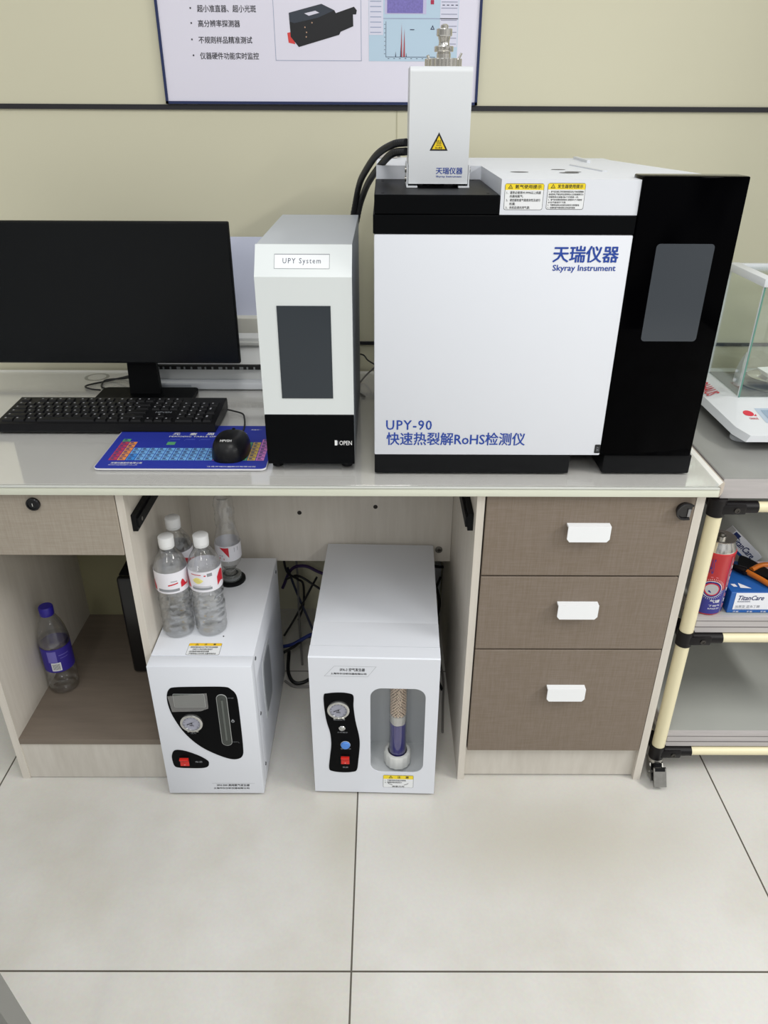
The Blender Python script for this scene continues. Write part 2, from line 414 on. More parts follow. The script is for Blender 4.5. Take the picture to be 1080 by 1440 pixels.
lk = B(); lk.lathe([(.0125, .008), (.0125, .003), (.011, .0015), (.009, .0015), (.009, .003), (.0035, .003)], (-.633, 0, .7085), 24, axis='y'); lk.box(-.6337, -.6323, .0018, .0032, .7055, .7115, 1)
lk.build('lock', [mat('dark_chrome', '#2a2a2c', .25, metal=.8), chrome], d)
rl = B(); rl.box(-.4695, -.460, .03, .43, .638, .672); rl.box(-.4605, -.456, .032, .43, .645, .665); rl.lathe([(.004, -.4558), (.004, -.4552)], (0, .05, .655), 10, 1, 'x')
rl.build('slide_rail', [blackm, dsteel], t)

# ------------------------------------------------------------------ right cabinet (three drawers)
t = thing('drawer_cabinet', 'pale wood cabinet with three brown drawers and white pulls under the big analyzer', 'cabinet', (.38, .24, 0))
B().box(.174, .1885, .01, .60, 0, .7295).build('side_panel', palewoodv, t, 0)
B().box(.5735, .5895, .01, .60, 0, .7295).build('side_panel', palewoodv, t, 0)
B().box(.1885, .5735, .59, .60, .09, .7295).build('back_panel', palewoodv, t, 0)
B().box(.1885, .5735, .022, .036, .004, .089).build('plinth', palewood, t, 0)
for z0, z1, hx, hz in ((.5555, .7275, .3820, .6385), (.3775, .5520, .3840, .4620), (.0925, .3740, .3865, .2495)):
    d = B(); d.box(.1915, .5715, .008, .025, z0, z1, bev=.001, seg=1); d.box(.205, .558, .025, .42, z0+.015, z1-.03, 1)
    d = d.build('drawer', [drawerm, palewood], t, 0)
    h = B(); w = .0395
    h.prism([(hx-w, hz+.033), (hx+w, hz+.033), (hx+w, hz+.006), (hx+w-.005, hz), (hx-w+.005, hz), (hx-w, hz+.006)], -.0065, -.0035)
    h.box(hx-w, hx+w, -.0035, .008, hz+.029, hz+.033)
    h.build('handle', mat('handle_white', '#eef0f2', .4), d, 30)
    if z0 > .5:
        k = B()
        arc = [(.553+.015*math.cos(R_(a)), .7005+.0155*math.sin(R_(a))) for a in range(70, 281, 14)]
        outer = [(.5655, .7125)]+arc+[(.5625, .6855)]
        k.prism(outer, .001, .008, mi=0); k.tube([(x, -.001, z) for x, z in outer], .0022, 8, 0)
        k.box(.5575, .5625, -.0015, .001, .690, .7055, 1); k.build('lock_cover', [mat('black_lock', '#161416', .22), mat('grey_key', '#8c8c8e', .3, metal=.8)], d)
rl = B(); rl.box(.1635, .174, .04, .43, .636, .672); rl.box(.159, .164, .042, .43, .643, .665); rl.build('slide_rail', blackm, t)

# ------------------------------------------------------------------ modesty panel between the cabinets
t = thing('modesty_panel', 'pale wood panel spanning between the two cabinets behind the generators', 'panel', (-.15, .42, .33))
B().box(-.469, .1735, .413, .426, .331, .7295).build('panel_board', palewoodv, t, 0)
hole = mat('dark_hole', '#2c2622', .8)
for x, z in ((-.201, .430), (-.015, .447)):
    m_ = B(); m_.lathe([(.0055, .413), (.0055, .4124), (.003, .4124), (.003, .4128)], (x*1.0, 0, z+.04), 12, axis='y'); m_.build('screw_hole', hole, t)
k = B(); k.lathe([(.009, .413), (.009, .4105), (.007, .4095)], (.144, 0, .366), 18, axis='y'); k.box(.139, .149, .409, .4102, .365, .367, 1); k.box(.143, .145, .409, .4102, .361, .371, 1)
k.build('cam_screw', [mat('grey_screw', '#77746e', .4, metal=.7), hole], t)

# ------------------------------------------------------------------ the big analyzer
t = thing('pyrolysis_analyzer', 'large white and black benchtop analyzer with blue door lettering and a black touch-screen column', 'analyzer', (.27, .3, T))
b = B()
b.prism([(-.0125, .062), (.40, .062), (.553, .095), (.553, .28), (.49, .55), (-.0125, .55)], .79, 1.17, 'xy')
b.build('chassis', greyw, t, 0)
B().box(-.0135, .3955, .0465, .062, .7905, 1.1700, bev=.0025).build('front_door', white, t)
B().box(-.0150, .396, .046, .30, 1.1705, 1.1985, bev=.001, seg=1).build('black_band', black, t)
pl = B(); pl.box(-.013, .181, .0475, .318, 1.199, 1.2275, bev=.0012, seg=1)
for x, y in ((.0, .30), (.0, .27), (.0, .07), (.165, .07), (.165, .30)): pl.lathe([(.0025, 1.2274), (.0025, 1.2279)], (x, y, 0), 10, 1)
pl.build('platform', [black, blackm], t)
tc_ = B()
tc_.prism([(.182, .048), (.396, .048), (.396, .095), (.545, .095), (.468, .50), (.468, .56), (-.012, .56), (-.012, .32), (.182, .32)], 1.1990, 1.2500, 'xy')
tc = tc_.build('top_cover', white, t, 0)
dk = mat('vent_dark', '#5b5b5d', .6)
for x, y, r in ((.23, .183, .011), (.307, .24, .009), (.311, .171, .012), (.322, .19, .010)):
    hl = B(); hl.flat([(x+1.4*r*math.cos(a*PI/10), y+r*math.sin(a*PI/10)) for a in range(20)], 1.2503, 'xy'); hl.build('port', dk, t, 0)
st = B(); st.prism([(.35, .347), (.358, .347), (.3835, .203), (.3745, .203)], 1.2501, 1.2518, 'xy'); st.build('top_strip', white2, t, 0)
st = B(); st.box(.40, .407, .42, .54, 1.25, 1.2545); st.build('top_rib', white2, t, 0)
cl = B(); cl.box(.3965, .5600, .0450, .0930, .7905, 1.2555, bev=.0022)
cl = cl.build('control_column', glassblk, t)
sc = B(); sc.prism(rrect(.434, .5265, 1.0015, 1.1575, .006), .0446, .0452); sc.build('touch_screen', scrn, cl, 0)
ft = B(); ft.box(-.013, .343, .048, .52, .7535, .7895, bev=.002); ft.build('foot_bar', blackm, t)
ft = B(); ft.box(.405, .5655, .050, .52, .7535, .7895, bev=.002); ft.build('foot_bar', blackm, t)
B().box(.343, .405, .10, .50, .772, .79).build('base_plate', black, t, 0)
y = .0461
d = B()
d.text('天瑞仪器', .2722, .3762, 1.1285, 1.1535, y, mi=0, bold=.028)
d.text('Skyray Instrument', .2735, .3745, 1.1125, 1.1245, y, mi=0, bold=.022)
d.build('brand_lettering', blue, t, 0)
d = B()
d.text('UPY-90', .0078, .0885, .8395, .8575, y, mi=0, bold=.018, spacing=1.15)
d.text('快速热裂解RoHS检测仪', .0085, .2570, .8100, .8345, y, mi=0, bold=.02)
d.build('model_lettering', blue, t, 0)
d = B(); d.prism(rrect(.3845, .3945, .7955, .8120, .0015), .0459, .0466); d.text('SKY', 0, .009, 0, .0045, 0, mi=1, mp=lambda u, w: (.3920-w, .0457, .7993+u))
d.build('serial_sticker', [inkb, inkg], t, 0)

def caution(parent, name, x0, x1, z0, z1, yy, title, lines, head=.24, th=.9, shear=0.0, plane='xz', headcol=yellow, tri=True, fs=.75):
    """printed sticker: coloured heading with a triangle mark, text lines below"""
    s = B(); h = z1-z0; hz = z1-h*head; sg = -1 if plane == 'xz' else 1; e1, e2, e3 = .0001*sg, .0003*sg, .0005*sg
    sh = lambda u, w: (u+shear*(w-z0), w)
    def pg(pts, o, mi): s.flat([sh(*p) for p in pts], yy+o, plane, mi)
    P3 = (lambda u, w, tt: (u, tt, w)) if plane == 'xz' else (lambda u, w, tt: (u, w, tt))
    def tx(body, u0, u1, w0, w1, mi, bold):
        s.text(body, u0, u1, w0, w1, 0, mi=mi, bold=bold, mp=lambda u, w: P3(*sh(u, w), yy+e3))
    r = min(.003, h*.1)
    pg(rrect(x0, x1, z0, z1, r), e1, 1); b_ = .0006
    pg(rrect(x0+b_, x1-b_, z0+b_, z1-b_, r-b_*.6), e2, 0)
    pg([(x0+b_, hz), (x1-b_, hz), (x1-b_, z1-b_*2.5), (x1-b_*2.5, z1-b_), (x0+b_*2.5, z1-b_), (x0+b_, z1-b_*2.5)], e2*1.3, 2)
    hh = h*head; cx = x0+(x1-x0)*.14; a = hh*.38; cz = (hz+z1)/2
    if not tri: cx = x0+(x1-x0)*.25
    pg([(cx-a*1.1, cz-a*.8), (cx+a*1.1, cz-a*.8), (cx, cz+a)], e3, 1); pg([(cx-a*.65, cz-a*.52), (cx+a*.65, cz-a*.52), (cx, cz+a*.55)], e3*1.2, 2)
    pg([(cx-a*.1, cz-a*.4), (cx+a*.1, cz-a*.4), (cx+a*.1, cz+a*.2), (cx-a*.1, cz+a*.2)], e3*1.4, 1)
    if tri: tx(title, x0+(x1-x0)*.26, x1-(x1-x0)*.07, cz-hh*.3, cz+hh*.3, 1, .02)
    else:
        n = len(title); 
        for i, c_ in enumerate(title): u = x0+(x1-x0)*(.47+.27*i); tx(c_, u, u+hh*.62, cz-hh*.3, cz+hh*.32, 1, .02)
    n = len(lines); lh = (hz-z0-h*.05)/n
    for i, (ind, body, wd) in enumerate(lines):
        zt = hz-h*.03-lh*i; u0 = x0+(x1-x0)*ind
        if body: tx(body, u0, u0+(x1-x0)*wd, zt-lh*(.5+fs/2), zt-lh*(.5-fs/2), 1, .008)
    return s.build(name, [paper, inkb, headcol], parent, 0)
caution(t, 'helium_notice_sticker', .1875, .2475, 1.2062, 1.2440, .0479, '氦气使用提示',
        [(.05, '1、请务必使用99.999%以上纯度', .88), (.14, '的高纯氦气;', .34), (.05, '2、请定期检查气路密封性及进行', .88), (.14, '检漏;', .15), (.05, '3、关机后请关闭气源;', .62)])
caution(t, 'generator_notice_sticker', .2530, .3110, 1.2070, 1.2448, .0479, '发生器使用提示',
        [(.04, '1、氢气发生器工作时请保持通风,防止气体泄漏聚集', .92), (.04, '造成危险,严禁在附近使用明火以及吸烟等行为', .92), (.04, '定期更换过滤器,每6个月更换一次;', .80),
         (.04, '2、氢气发生器使用蒸馏水,电阻率大于1兆欧姆', .90), (.04, '水位不能低于下限;', .48), (.04, '3、不要带压启动,关机前先排空压力后再断电', .84), (.04, '4、定期检查干燥剂颜色,变色及时更换', .74)], fs=.7)

# ------------------------------------------------------------------ pyrolyzer tower on the platform
t = thing('pyrolyzer_tower', 'tall white pyrolyzer housing with a steel fitting on top, standing on the black platform', 'pyrolyzer', (.092, .2, 1.2280))
h = B(); prof = [(.156, 1.2335), (.156, 1.3935)]+[(.1645-.0085*math.cos(R_(a)), 1.3935+.0085*math.sin(R_(a))) for a in (20, 45, 70, 90)]+[(.262, 1.402), (.265, 1.398), (.265, 1.2335)]
h.prism(prof, .0425, .1405, 'yz'); h.build('housing', white2, t, 30)
for x, sg in ((.0395, -1), (.1415, 1)):
    br = B(); br.box(x, x+.0022, .158, .25, 1.2300, 1.262); br.box(min(x, x-sg*.016), max(x, x-sg*.016)+.002, .150, .25, 1.2281, 1.2302)
    for zz in (1.2395, 1.2535): br.lathe([(.0045, x-.0025 if sg < 0 else x+.0045), (.0045, x+.001)], (0, .175, zz), 10, 1, 'x')
    br.build('bracket', [greyw, dsteel], t)
u = B(); u.lathe([(.016, 1.2335), (.016, 1.2305), (.012, 1.2300), (.012, 1.2285)], (.093, .19, 0), 20); u.box(.068, .084, .176, .2, 1.2295, 1.2335); u.box(.118, .138, .165, .22, 1.2295, 1.2335); u.build('injection_spout', blackm, t)
f = B(); f.lathe([(.0285, 1.4022), (.0285, 1.4125), (.027, 1.4140), (.0125, 1.4140)], (.097, .208, 0), 40)
for k in range(24): 
    a = 2*PI*k/24; f.lathe([(.0016, 1.403), (.0016, 1.4138)], (.097+.0282*math.cos(a), .208+.0282*math.sin(a), 0), 6)
f.build('flange', steel, t, 25)
f = B(); f.lathe([(.0115, 1.414), (.0115, 1.4210), (.0105, 1.4218), (.0105, 1.4230), (.0150, 1.4234), (.0155, 1.4245), (.0155, 1.4300), (.0150, 1.4310), (.0095, 1.4315), (.0085, 1.4340), (.0085, 1.4385), (.0098, 1.4420), (.0098, 1.4440), (.0120, 1.4446), (.0125, 1.4455), (.0125, 1.4535), (.0120, 1.4545), (.0060, 1.4550), (.0060, 1.4590), (.0035, 1.4610)], (.097, .208, 0), 28)
f.build('needle_fitting', steel, t, 25)
sn = B(); sn.cyl((.073, .2, 1.4135), (.071, .2, 1.4185), .0022, seg=8); sn.build('pin', steel, t)
sn = B(); sn.cyl((.121, .2, 1.4135), (.125, .2, 1.4215), .0018, seg=8); sn.build('pin', steel, t)
w = B(); y = .1557
w.flat(smooth2([(.0909, 1.3100), (.0762, 1.2833), (.1057, 1.2833)], 1), y, mi=1); w.flat([(.0909, 1.3050), (.0802, 1.2855), (.1016, 1.2855)], y-.0002, mi=0)
for k in (-1, 0, 1): w.tube([(.0909+.0028*k+.0007*math.sin(q*1.5), y-.0004, 1.2925+.0016*q) for q in range(5)], .00045, 5, 1)
w.rect(.0865, .0953, 1.2908, 1.2914, y-.0004, mi=1); w.text('当心高温', .0852, .0966, 1.2862, 1.2892, y-.0004, mi=1, bold=.01)
w.build('hot_surface_triangle', [mat('warning_yellow', '#f0cf18', .45), inkb], t, 0)
w = B(); w.text('天瑞仪器', .0878, .1315, 1.2485, 1.2585, y, bold=.02); w.text('Skyray Instrument', .0881, .1304, 1.2428, 1.2463, y, bold=.02); w.build('lettering', blue, t, 0)

for nm, lb, dz, dx in (('upper', 'black hose arching highest from the pyrolyzer tower down behind the small control unit', 0, 0), ('lower', 'black hose running just under the upper arched hose from the pyrolyzer tower', -.014, .010)):
    h = B(); pts = curve([(.0405, .235, 1.292+dz), (.018, .27, 1.287+dz), (-.010+dx, .33, 1.268+dz), (-.034+dx, .42, 1.233+dz), (-.049+dx, .495, 1.200+dz), (-.063+dx, .53, 1.14), (-.092+dx, .535, 1.0), (-.10+dx, .54, .9), (-.09+dx, .545, .7600)], 24)
    h.tube(pts, [.0062+(.0005 if i % 2 else -.0003) for i in range(len(pts))], 10)
    tag(h.build('hose', mat('black_corrugated_hose', '#17171a', .45)), lb, 'hose', 'black hoses on the pyrolyzer tower')

# ------------------------------------------------------------------ small control unit (upright)
t = thing('control_unit', 'narrow upright pale grey control unit with a dark screen and a black lower panel', 'controller', (-.13, .27, T))
c = B(); c.prism([(.062, .768), (.062, 1.1015), (.0975, 1.1455), (.476, 1.1455), (.476, .768)], -.2090, -.0505, 'yz'); c.build('case', silver, t, 0)
f = B(); f.prism([(.0600, .8625), (.0600, 1.1010), (.0955, 1.1462), (.1000, 1.1462), (.1000, 1.1420), (.0640, 1.0990), (.0640, .8625)], -.2096, -.0500, 'yz'); f.build('front_fascia', mat('pale_front', '#d8dddd', .38), t, 0)
B().box(-.2096, -.0500, .0590, .0640, .7660, .8615, bev=.001, seg=1).build('lower_panel', black, t)
s_ = B(); s_.prism([(-.1760, .8930), (-.0860, .8930), (-.0860, 1.0545), (-.1760, 1.0545)], .0590, .0602); s_.build('screen', scrn2, t, 0)
ang = math.atan2(.0452, .0355)
def bev(u, w): return (u, .0600+.0355*w-.0006, 1.1010+.0452*w-.0004)
def bev2(u, w): return (u, .0600+.0355*w-.0009, 1.1010+.0452*w-.0006)
n_ = B(); q = [(-.1775, .26), (-.0865, .26), (-.0865, .72), (-.1775, .72)]
n_.add([bev(*p) for p in q], [(0, 1, 2, 3)], 0); q2 = [(-.1768, .28), (-.0872, .28), (-.0872, .70), (-.1768, .70)]
n_.add([bev2(*p) for p in q2], [(0, 1, 2, 3)], 1); n_.text('UPY System', -.1635, -.1010, .385, .60, 0, mi=2, bold=.004, spacing=1.25, mp=lambda u, w: (u, .0600+.0355*w-.0012, 1.1010+.0452*w-.0008))
n_.build('nameplate', [inkg, paper, mat('navy_print', '#2b3550', .5)], t, 0)
l_ = B(); l_.text('OPEN', -.0770, -.0545, .8040, .8125, .0585, bold=.012); l_.rect(-.0855, -.0815, .8035, .8135, .0585); l_.rect(-.0815, -.0795, .8045, .8125, .0585, mi=1); l_.build('lettering', [inkw, inkg], t, 0)
for x in (-.195, -.065):
    for y in (.085, .45):
        q = B(); q.lathe([(.01, .7531), (.011, .768)], (x, y, 0), 14); q.build('foot', blackm, t)

# ------------------------------------------------------------------ monitor
t = thing('computer_monitor', 'wide black computer monitor, switched off, standing behind the keyboard', 'monitor', (-.58, .44, T))
p = B(); p.box(-.852, -.311, .403, .418, .8470, 1.1400, bev=.003); p.box(-.75, -.41, .418, .445, .87, 1.09, bev=.012); p.build('housing', blackm, t)
p = B(); p.box(-.8490, -.3135, .4015, .4034, .8500, 1.1380, bev=.0006, seg=1); p.build('screen', monscr, t)
p = B(); p.prism([(-.578, .762), (-.508, .762), (-.5120, .90), (-.5720, .90)], .446, .462); p.build('stand_neck', blackm, t, 0)
p = B(); p.prism(rrect(-.650, -.430, .395, .490, .012), .7531, .7625, 'xy'); p.build('stand_base', black, t, 0)
for i, (lb, pts) in enumerate((('thin black cable looping left of the monitor stand, nearer one', [(-.57, .53, .80), (-.60, .545, .775), (-.66, .56, .7556), (-.705, .52, .7556), (-.69, .497, .7556), (-.662, .488, .7556)]),
                               ('thin black cable looping left of the monitor stand, farther one', [(-.565, .535, .80), (-.585, .54, .775), (-.63, .575, .7556), (-.672, .56, .7556), (-.668, .515, .7556), (-.655, .50, .7556)]))):
    c = B(); c.tube(curve(pts, 8), .0022, 8); tag(c.build('monitor_cable', rod), lb, 'cable', 'cables by the monitor stand')

# ------------------------------------------------------------------ keyboard
KX0, KX1, KY0, KY1 = -.790, -.341, .2335, .372
t = thing('keyboard', 'full-size black keyboard with a number pad in front of the monitor', 'keyboard', ((KX0+KX1)/2, (KY0+KY1)/2, T))
def kz(y): return .7740+(y-KY0)*.05
k = B(); k.prism([(KY0, .7535), (KY0-.002, .758), (KY0+.001, .7725), (KY0+.006, kz(KY0)), (KY1-.003, kz(KY1)), (KY1, kz(KY1)-.004), (KY1, .757), (KY1-.006, .7535)], KX0, KX1, 'yz'); k.build('keyboard_body', mat('keyboard_black', '#111113', .42, spec=.2), t, 25)
U = (KX1-KX0-.018)/22.5; VY = (KY1-KY0-.020)/6.4
rows = []
x0 = KX0+.009
def row(r, spec, start=0.0):
    x = start
    for w in spec:
        if w > 0: rows.append((x, r, w, 1))
        x += abs(w)
row(5.4, [1, -1, 1, 1, 1, 1, -.5, 1, 1, 1, 1, -.5, 1, 1, 1, 1]); row(5.4, [1, 1, 1], 15.25)
row(4.2, [1]*13+[2]); row(4.2, [1, 1, 1], 15.25); row(4.2, [1, 1, 1, 1], 18.5)
row(3.15, [1.5]+[1]*12+[1.5]); row(3.15, [1, 1, 1], 15.25); row(3.15, [1, 1, 1], 18.5); rows.append((21.5, 2.1, 1, 2.05))
row(2.1, [1.75]+[1]*11+[2.25]); row(2.1, [1, 1, 1], 18.5)
row(1.05, [2.25]+[1]*10+[2.75]); row(1.05, [1], 16.25); row(1.05, [1, 1, 1], 18.5); rows.append((21.5, 0, 1, 2.05))
row(0, [1.25, 1.25, 1.25, 6.25, 1.25, 1.25, 1.25, 1.25]); row(0, [1, 1, 1], 15.25); row(0, [2, 1], 18.5)
keym = [mat('key_black', '#151517', .45, spec=.25), mat('key_legend', '#a9a9ad', .6)]
cache = {}; rest = B()
def keygeo(mb, ox, oy, oz, w, hgt):
    W_, H_ = w*U-.0022, hgt*VY-.0022; i = .0016
    V = [(0, 0, 0), (W_, 0, 0), (W_, H_, 0), (0, H_, 0), (i, i, .0040), (W_-i, i, .0040), (W_-i, H_-i*.6, .0044), (i, H_-i*.6, .0044)]
    mb.add([(ox+a, oy+b_, oz+c_) for a, b_, c_ in V], [(0, 1, 5, 4), (1, 2, 6, 5), (2, 3, 7, 6), (3, 0, 4, 7), (4, 5, 6, 7), (3, 2, 1, 0)], 0)
    lw_ = min(.0035, W_*.3)
    mb.add([(ox+a, oy+b_, oz+.0046) for a, b_ in ((.003, H_*.50), (.003+lw_, H_*.50), (.003+lw_, H_*.74), (.003, H_*.74))], [(0, 1, 2, 3)], 1)
rows.sort(key=lambda q: q[1])
for i, (cx, r, w, hg) in enumerate(rows):
    ox, oy = x0+cx*U+.0011, KY0+.008+r*VY+.0011; oz = kz(oy)-.0004
    if i >= 100: keygeo(rest, ox, oy, oz, w, hg); continue
    if (w, hg) not in cache:
        mb = B(); keygeo(mb, 0, 0, 0, w, hg); o = mb.build('key', keym, t, 0, local=True); cache[(w, hg)] = o
    else:
        o = cache[(w, hg)].copy(); COL.objects.link(o); o.parent = t
    o.location = Vector((ox, oy, oz))-ORG[t.name]
if rest.v: tag(rest.build('function_keys', keym, t, 0), kind='stuff')
lp = B(); xx = x0+15.35*U; lp.text('HPVSN', xx+.011, xx+.044, KY0+.008+2.35*VY, KY0+.008+2.8*VY, kz(KY0+.06)+.0004, 'xy', bold=.01); lp.build('lettering', inkg, t, 0)

# ------------------------------------------------------------------ mouse pad and mouse
PX0, PX1, PY0, PY1 = -.534, -.2145, .0565, .268
p = B(); p.prism(rrect(PX0, PX1, PY0, PY1, .010), .7531, .7560, 'xy', mi=1); p.flat(rrect(PX0+.0008, PX1-.0008, PY0+.0008, PY1-.0008, .010), .7562, 'xy', 0)
cw, ch = .0164, .0147; cx0, cy0 = -.518, .0930
colr = {}
for c_ in range(18):
    for r in range(7):
        top = {0: 7, 1: 6, 17: 7}.get(c_, 6 if c_ >= 12 else 4)
        if r >= top: continue
        if c_ == 0: mi = 3 if r == 6 else 2
        elif c_ == 1: mi = 4
        elif c_ == 2 and r < 2: mi = 6
        elif c_ < 12: mi = 5
        elif c_ in (12, 13): mi = 7 if r < 4 else 3
        elif c_ in (14, 15): mi = 3
        elif c_ == 16: mi = 8
        else: mi = 7
        x, y = cx0+c_*cw, cy0+r*ch; g = .0007
        p.rect(x+g, x+cw-g, y+g, y+ch-g, .7564, 'xy', mi)
        p.rect(x+.003, x+.009, y+.007, y+.012, .7566, 'xy', 9); p.rect(x+.003, x+.013, y+.0025, y+.0045, .7566, 'xy', 9)
p.rect(cx0+5.6*cw, cx0+6.6*cw, cy0+5*ch, cy0+6*ch, .7564, 'xy', 3)
for i, c_ in enumerate('元素周期表'): p.text(c_, -.425+.034*i, -.411+.034*i, .2155, .2275, .7565, 'xy', 10, bold=.02)
p.text('PERIODIC TABLE OF ELEMENTS', -.43, -.285, .2055, .2115, .7565, 'xy', 10, bold=.01)
p.text('天瑞仪器股份有限公司', -.508, -.450, .0775, .0845, .7565, 'xy', 10, bold=.01); p.text('SKYRAY INSTRUMENT CO., LTD.', -.510, -.455, .0700, .0740, .7565, 'xy', 10)
p.text('江苏天瑞仪器股份有限公司', -.325, -.235, .0635, .0690, .7565, 'xy', 10)
p.text('质量第一', -.270, -.248, .2430, .2480, .7565, 'xy', 10)
for i in range(3): p.tube([(-.425+.03*i, .188, .7565), (-.423+.03*i, .194, .7565), (-.405+.03*i, .194, .7565)], .0004, 4, 11)
tag(p.build('mouse_pad', [mat('pad_blue', '#1c2d97', .6), mat('pad_white_edge', '#d8d8dc', .6), mat('cell_red', '#b53450', .6), mat('cell_green', '#58a06a', .6), mat('cell_orange', '#dd8a42', .6), mat('cell_blue', '#6fa8dc', .6), mat('cell_sky', '#3a86cf', .6), mat('cell_pink', '#cf7fc0', .6), mat('cell_gold', '#c9a94a', .6), mat('cell_ink', '#33406e', .6), inkw, mat('pad_line', '#5f72c8', .6)], None, 0),
    'blue mouse pad printed with a coloured periodic table, half under the keyboard', 'mouse pad')
t = thing('computer_mouse', 'black wired computer mouse lying on the blue mouse pad', 'mouse', (-.2905, .148, .7565))
mcx, mcy = -.2905, .137; hw, hl_ = .0355, .057
V = []; F = []; nu, nv = 28, 12
for j in range(nv+1):
    tt = j/nv
    for i in range(nu):
        a = 2*PI*i/nu; ca, sa = math.cos(a), math.sin(a); e_ = .74
        ex = (abs(ca)**e_)*(1 if ca >= 0 else -1); ey = (abs(sa)**e_)*(1 if sa >= 0 else -1)
        rr = math.cos(tt*PI/2)**.45 if j < nv else 0
        nar = 1-.10*max(0, ey)
        zz = math.sin(tt*PI/2)
        V.append((mcx+hw*ex*rr*nar, mcy+hl_*ey*rr, .7568+.037*zz*(1-.12*ey*rr)*(1.0 if ey*rr < .3 else 1-.12*(ey*rr-.3))))
for j in range(nv):
    for i in range(nu): F.append((j*nu+i, j*nu+(i+1) % nu, (j+1)*nu+(i+1) % nu, (j+1)*nu+i))
F.append(tuple(range(nu-1, -1, -1)))
m_ = B().add(V, F); m_.build('mouse_body', mat('mouse_black', '#0e0e11', .35, spec=.3), t, 60)
m_ = B(); m_.lathe([(.006, -.003), (.008, -.002), (.008, .002), (.006, .003)], (mcx, mcy+.032, .7835), 16, axis='x'); m_.build('scroll_wheel', blackm, t)
m_ = B(); m_.text('HPVSH', mcx-.0125, mcx+.0085, 0, .0065, 0, bold=.015, mp=lambda u, w: (u, mcy-.040+w, .7930+.28*w)); m_.build('lettering', inkw, t, 0)
m_ = B(); m_.tube(curve([(mcx, mcy+.055, .765), (mcx+.004, .218, .7580), (mcx+.004, .26, .7575), (-.2935, .305, .757), (-.303, .335, .757), (-.325, .349, .758), (-.338, .352, .760)], 10), .0018, 8); m_.build('mouse_cord', rod, t)

# ------------------------------------------------------------------ printer behind the monitor
t = thing('printer', 'white printer with an upright paper tray half hidden between the monitor and the control unit', 'printer', (-.36, .57, T))
X0, X1 = -.585, -.128
b = B(); b.prism([(.530, .758), (.530, .795), (.540, .795), (.540, .806), (.530, .806), (.560, .845), (.560, .86), (.60, .90), (.652, .90), (.652, .758)], X0, X1, 'yz'); b.build('printer_body', mat('printer_white', '#d9dad8', .4), t, 0)
b = B(); b.box(X0+.035, X1-.02, .522, .539, .7955, .8055); b.build('output_slot', mat('slot_black', '#0b0b0c', .6), t, 0)
b = B()
for i in range(26): 
    x = X0+.05+i*.0165; b.box(x, x+(.004 if i % 3 else .009), .5215, .526, .796, .802)
b.build('slot_rollers', mat('slot_grey', '#8d9091', .5), t, 0)
b = B(); b.box(X0+.02, X1, .500, .535, .7535, .7700, bev=.003); b.box(X0+.035, X0+.135, .4993, .501, .7585, .7655, 1); b.build('output_tray', [greyw, silver], t)
b = B(); b.box(X0, X1, .548, .60, .8455, .8535, bev=.002); b.box(X0, X1, .570, .652, .8545, .905, 1, bev=.003); b.build('lid', [mat('printer_lid_edge', '#c9c9c5', .4), mat('printer_cream', '#d5d3c8', .45)], t)
b = B(); b.prism([(.598, .905), (.603, .905), (.652, 1.075), (.648, 1.075)], X0+.08, X1-.03, 'yz'); b.build('paper_support', mat('paper_tray', '#cfd3e6', .45), t, 0)
# small box on the analyzer's back and a cable by the wall
c = B(); c.tube(curve([(-.06, .59, .815), (-.045, .60, .808), (-.035, .58, .802), (-.018, .565, .796)], 8), .0018, 8); tag(c.build('power_cable', rod), 'thin black cable sagging between the control unit and the big analyzer', 'cable')
c = B(); c.tube(curve([(-.018, .56, .79), (-.035, .575, .770), (-.05, .56, .757), (-.06, .50, .7556), (-.04, .45, .7556)], 8), .0022, 8); tag(c.build('grey_cable', rodgrey), 'grey cable lying on the worktop beside the control unit', 'cable')
b = B(); b.box(-.010, .030, .52, .555, 1.2505, 1.258, bev=.001, seg=1); b.lathe([(.004, .030), (.004, .037)], (0, .537, 1.2552), 10, 1, 'x'); tag(b.build('connector_box', [mat('box_grey', '#b5b0a8', .5), dsteel]), 'small flat grey box on the back of the analyzer behind the hoses', 'box')

# ------------------------------------------------------------------ generators under the desk
def gauge(parent, cx, cz, r, name='pressure_gauge'):
    g = B(); g.lathe([(r, 0), (r, -.0050), (r*.92, -.0062), (r*.80, -.0062), (r*.76, -.0030)], (cx, 0, cz), 36, axis='y')
    for k in range(3): g.box(cx-r*.45+k*r*.4, cx-r*.25+k*r*.4, -.0068, -.006, cz-r*.93, cz-r*.85, 0)
    o = g.build(name, mat('gauge_bezel', '#c9c9c6', .18, metal=.9), parent, 40, local=True)
    d = B(); d.flat(ring2((cx, cz), r*.78), -.0032, mi=0)
    for k in range(11):
        a = R_(225-27*k); d.flat([(cx+r*.62*math.cos(a-.03), cz+r*.62*math.sin(a-.03)), (cx+r*.62*math.cos(a+.03), cz+r*.62*math.sin(a+.03)), (cx+r*.72*math.cos(a+.03), cz+r*.72*math.sin(a+.03)), (cx+r*.72*math.cos(a-.03), cz+r*.72*math.sin(a-.03))], -.0038, mi=1)
    d.text('MPa', cx-r*.18, cx+r*.18, cz-r*.35, cz-r*.15, -.0038, mi=1, bold=.01)
    d.build('dial', [mat('dial_face', '#9d9eac', .4), inkb], o, 0, local=True)
    n_ = B(); n_.flat([(cx-r*.45, cz-r*.14), (cx-r*.42, cz-r*.22), (cx+r*.4, cz+r*.28)], -.0042); n_.flat(ring2((cx, cz), r*.07, 12), -.0044); n_.build('needle', inkb, o, 0, local=True)
    return o
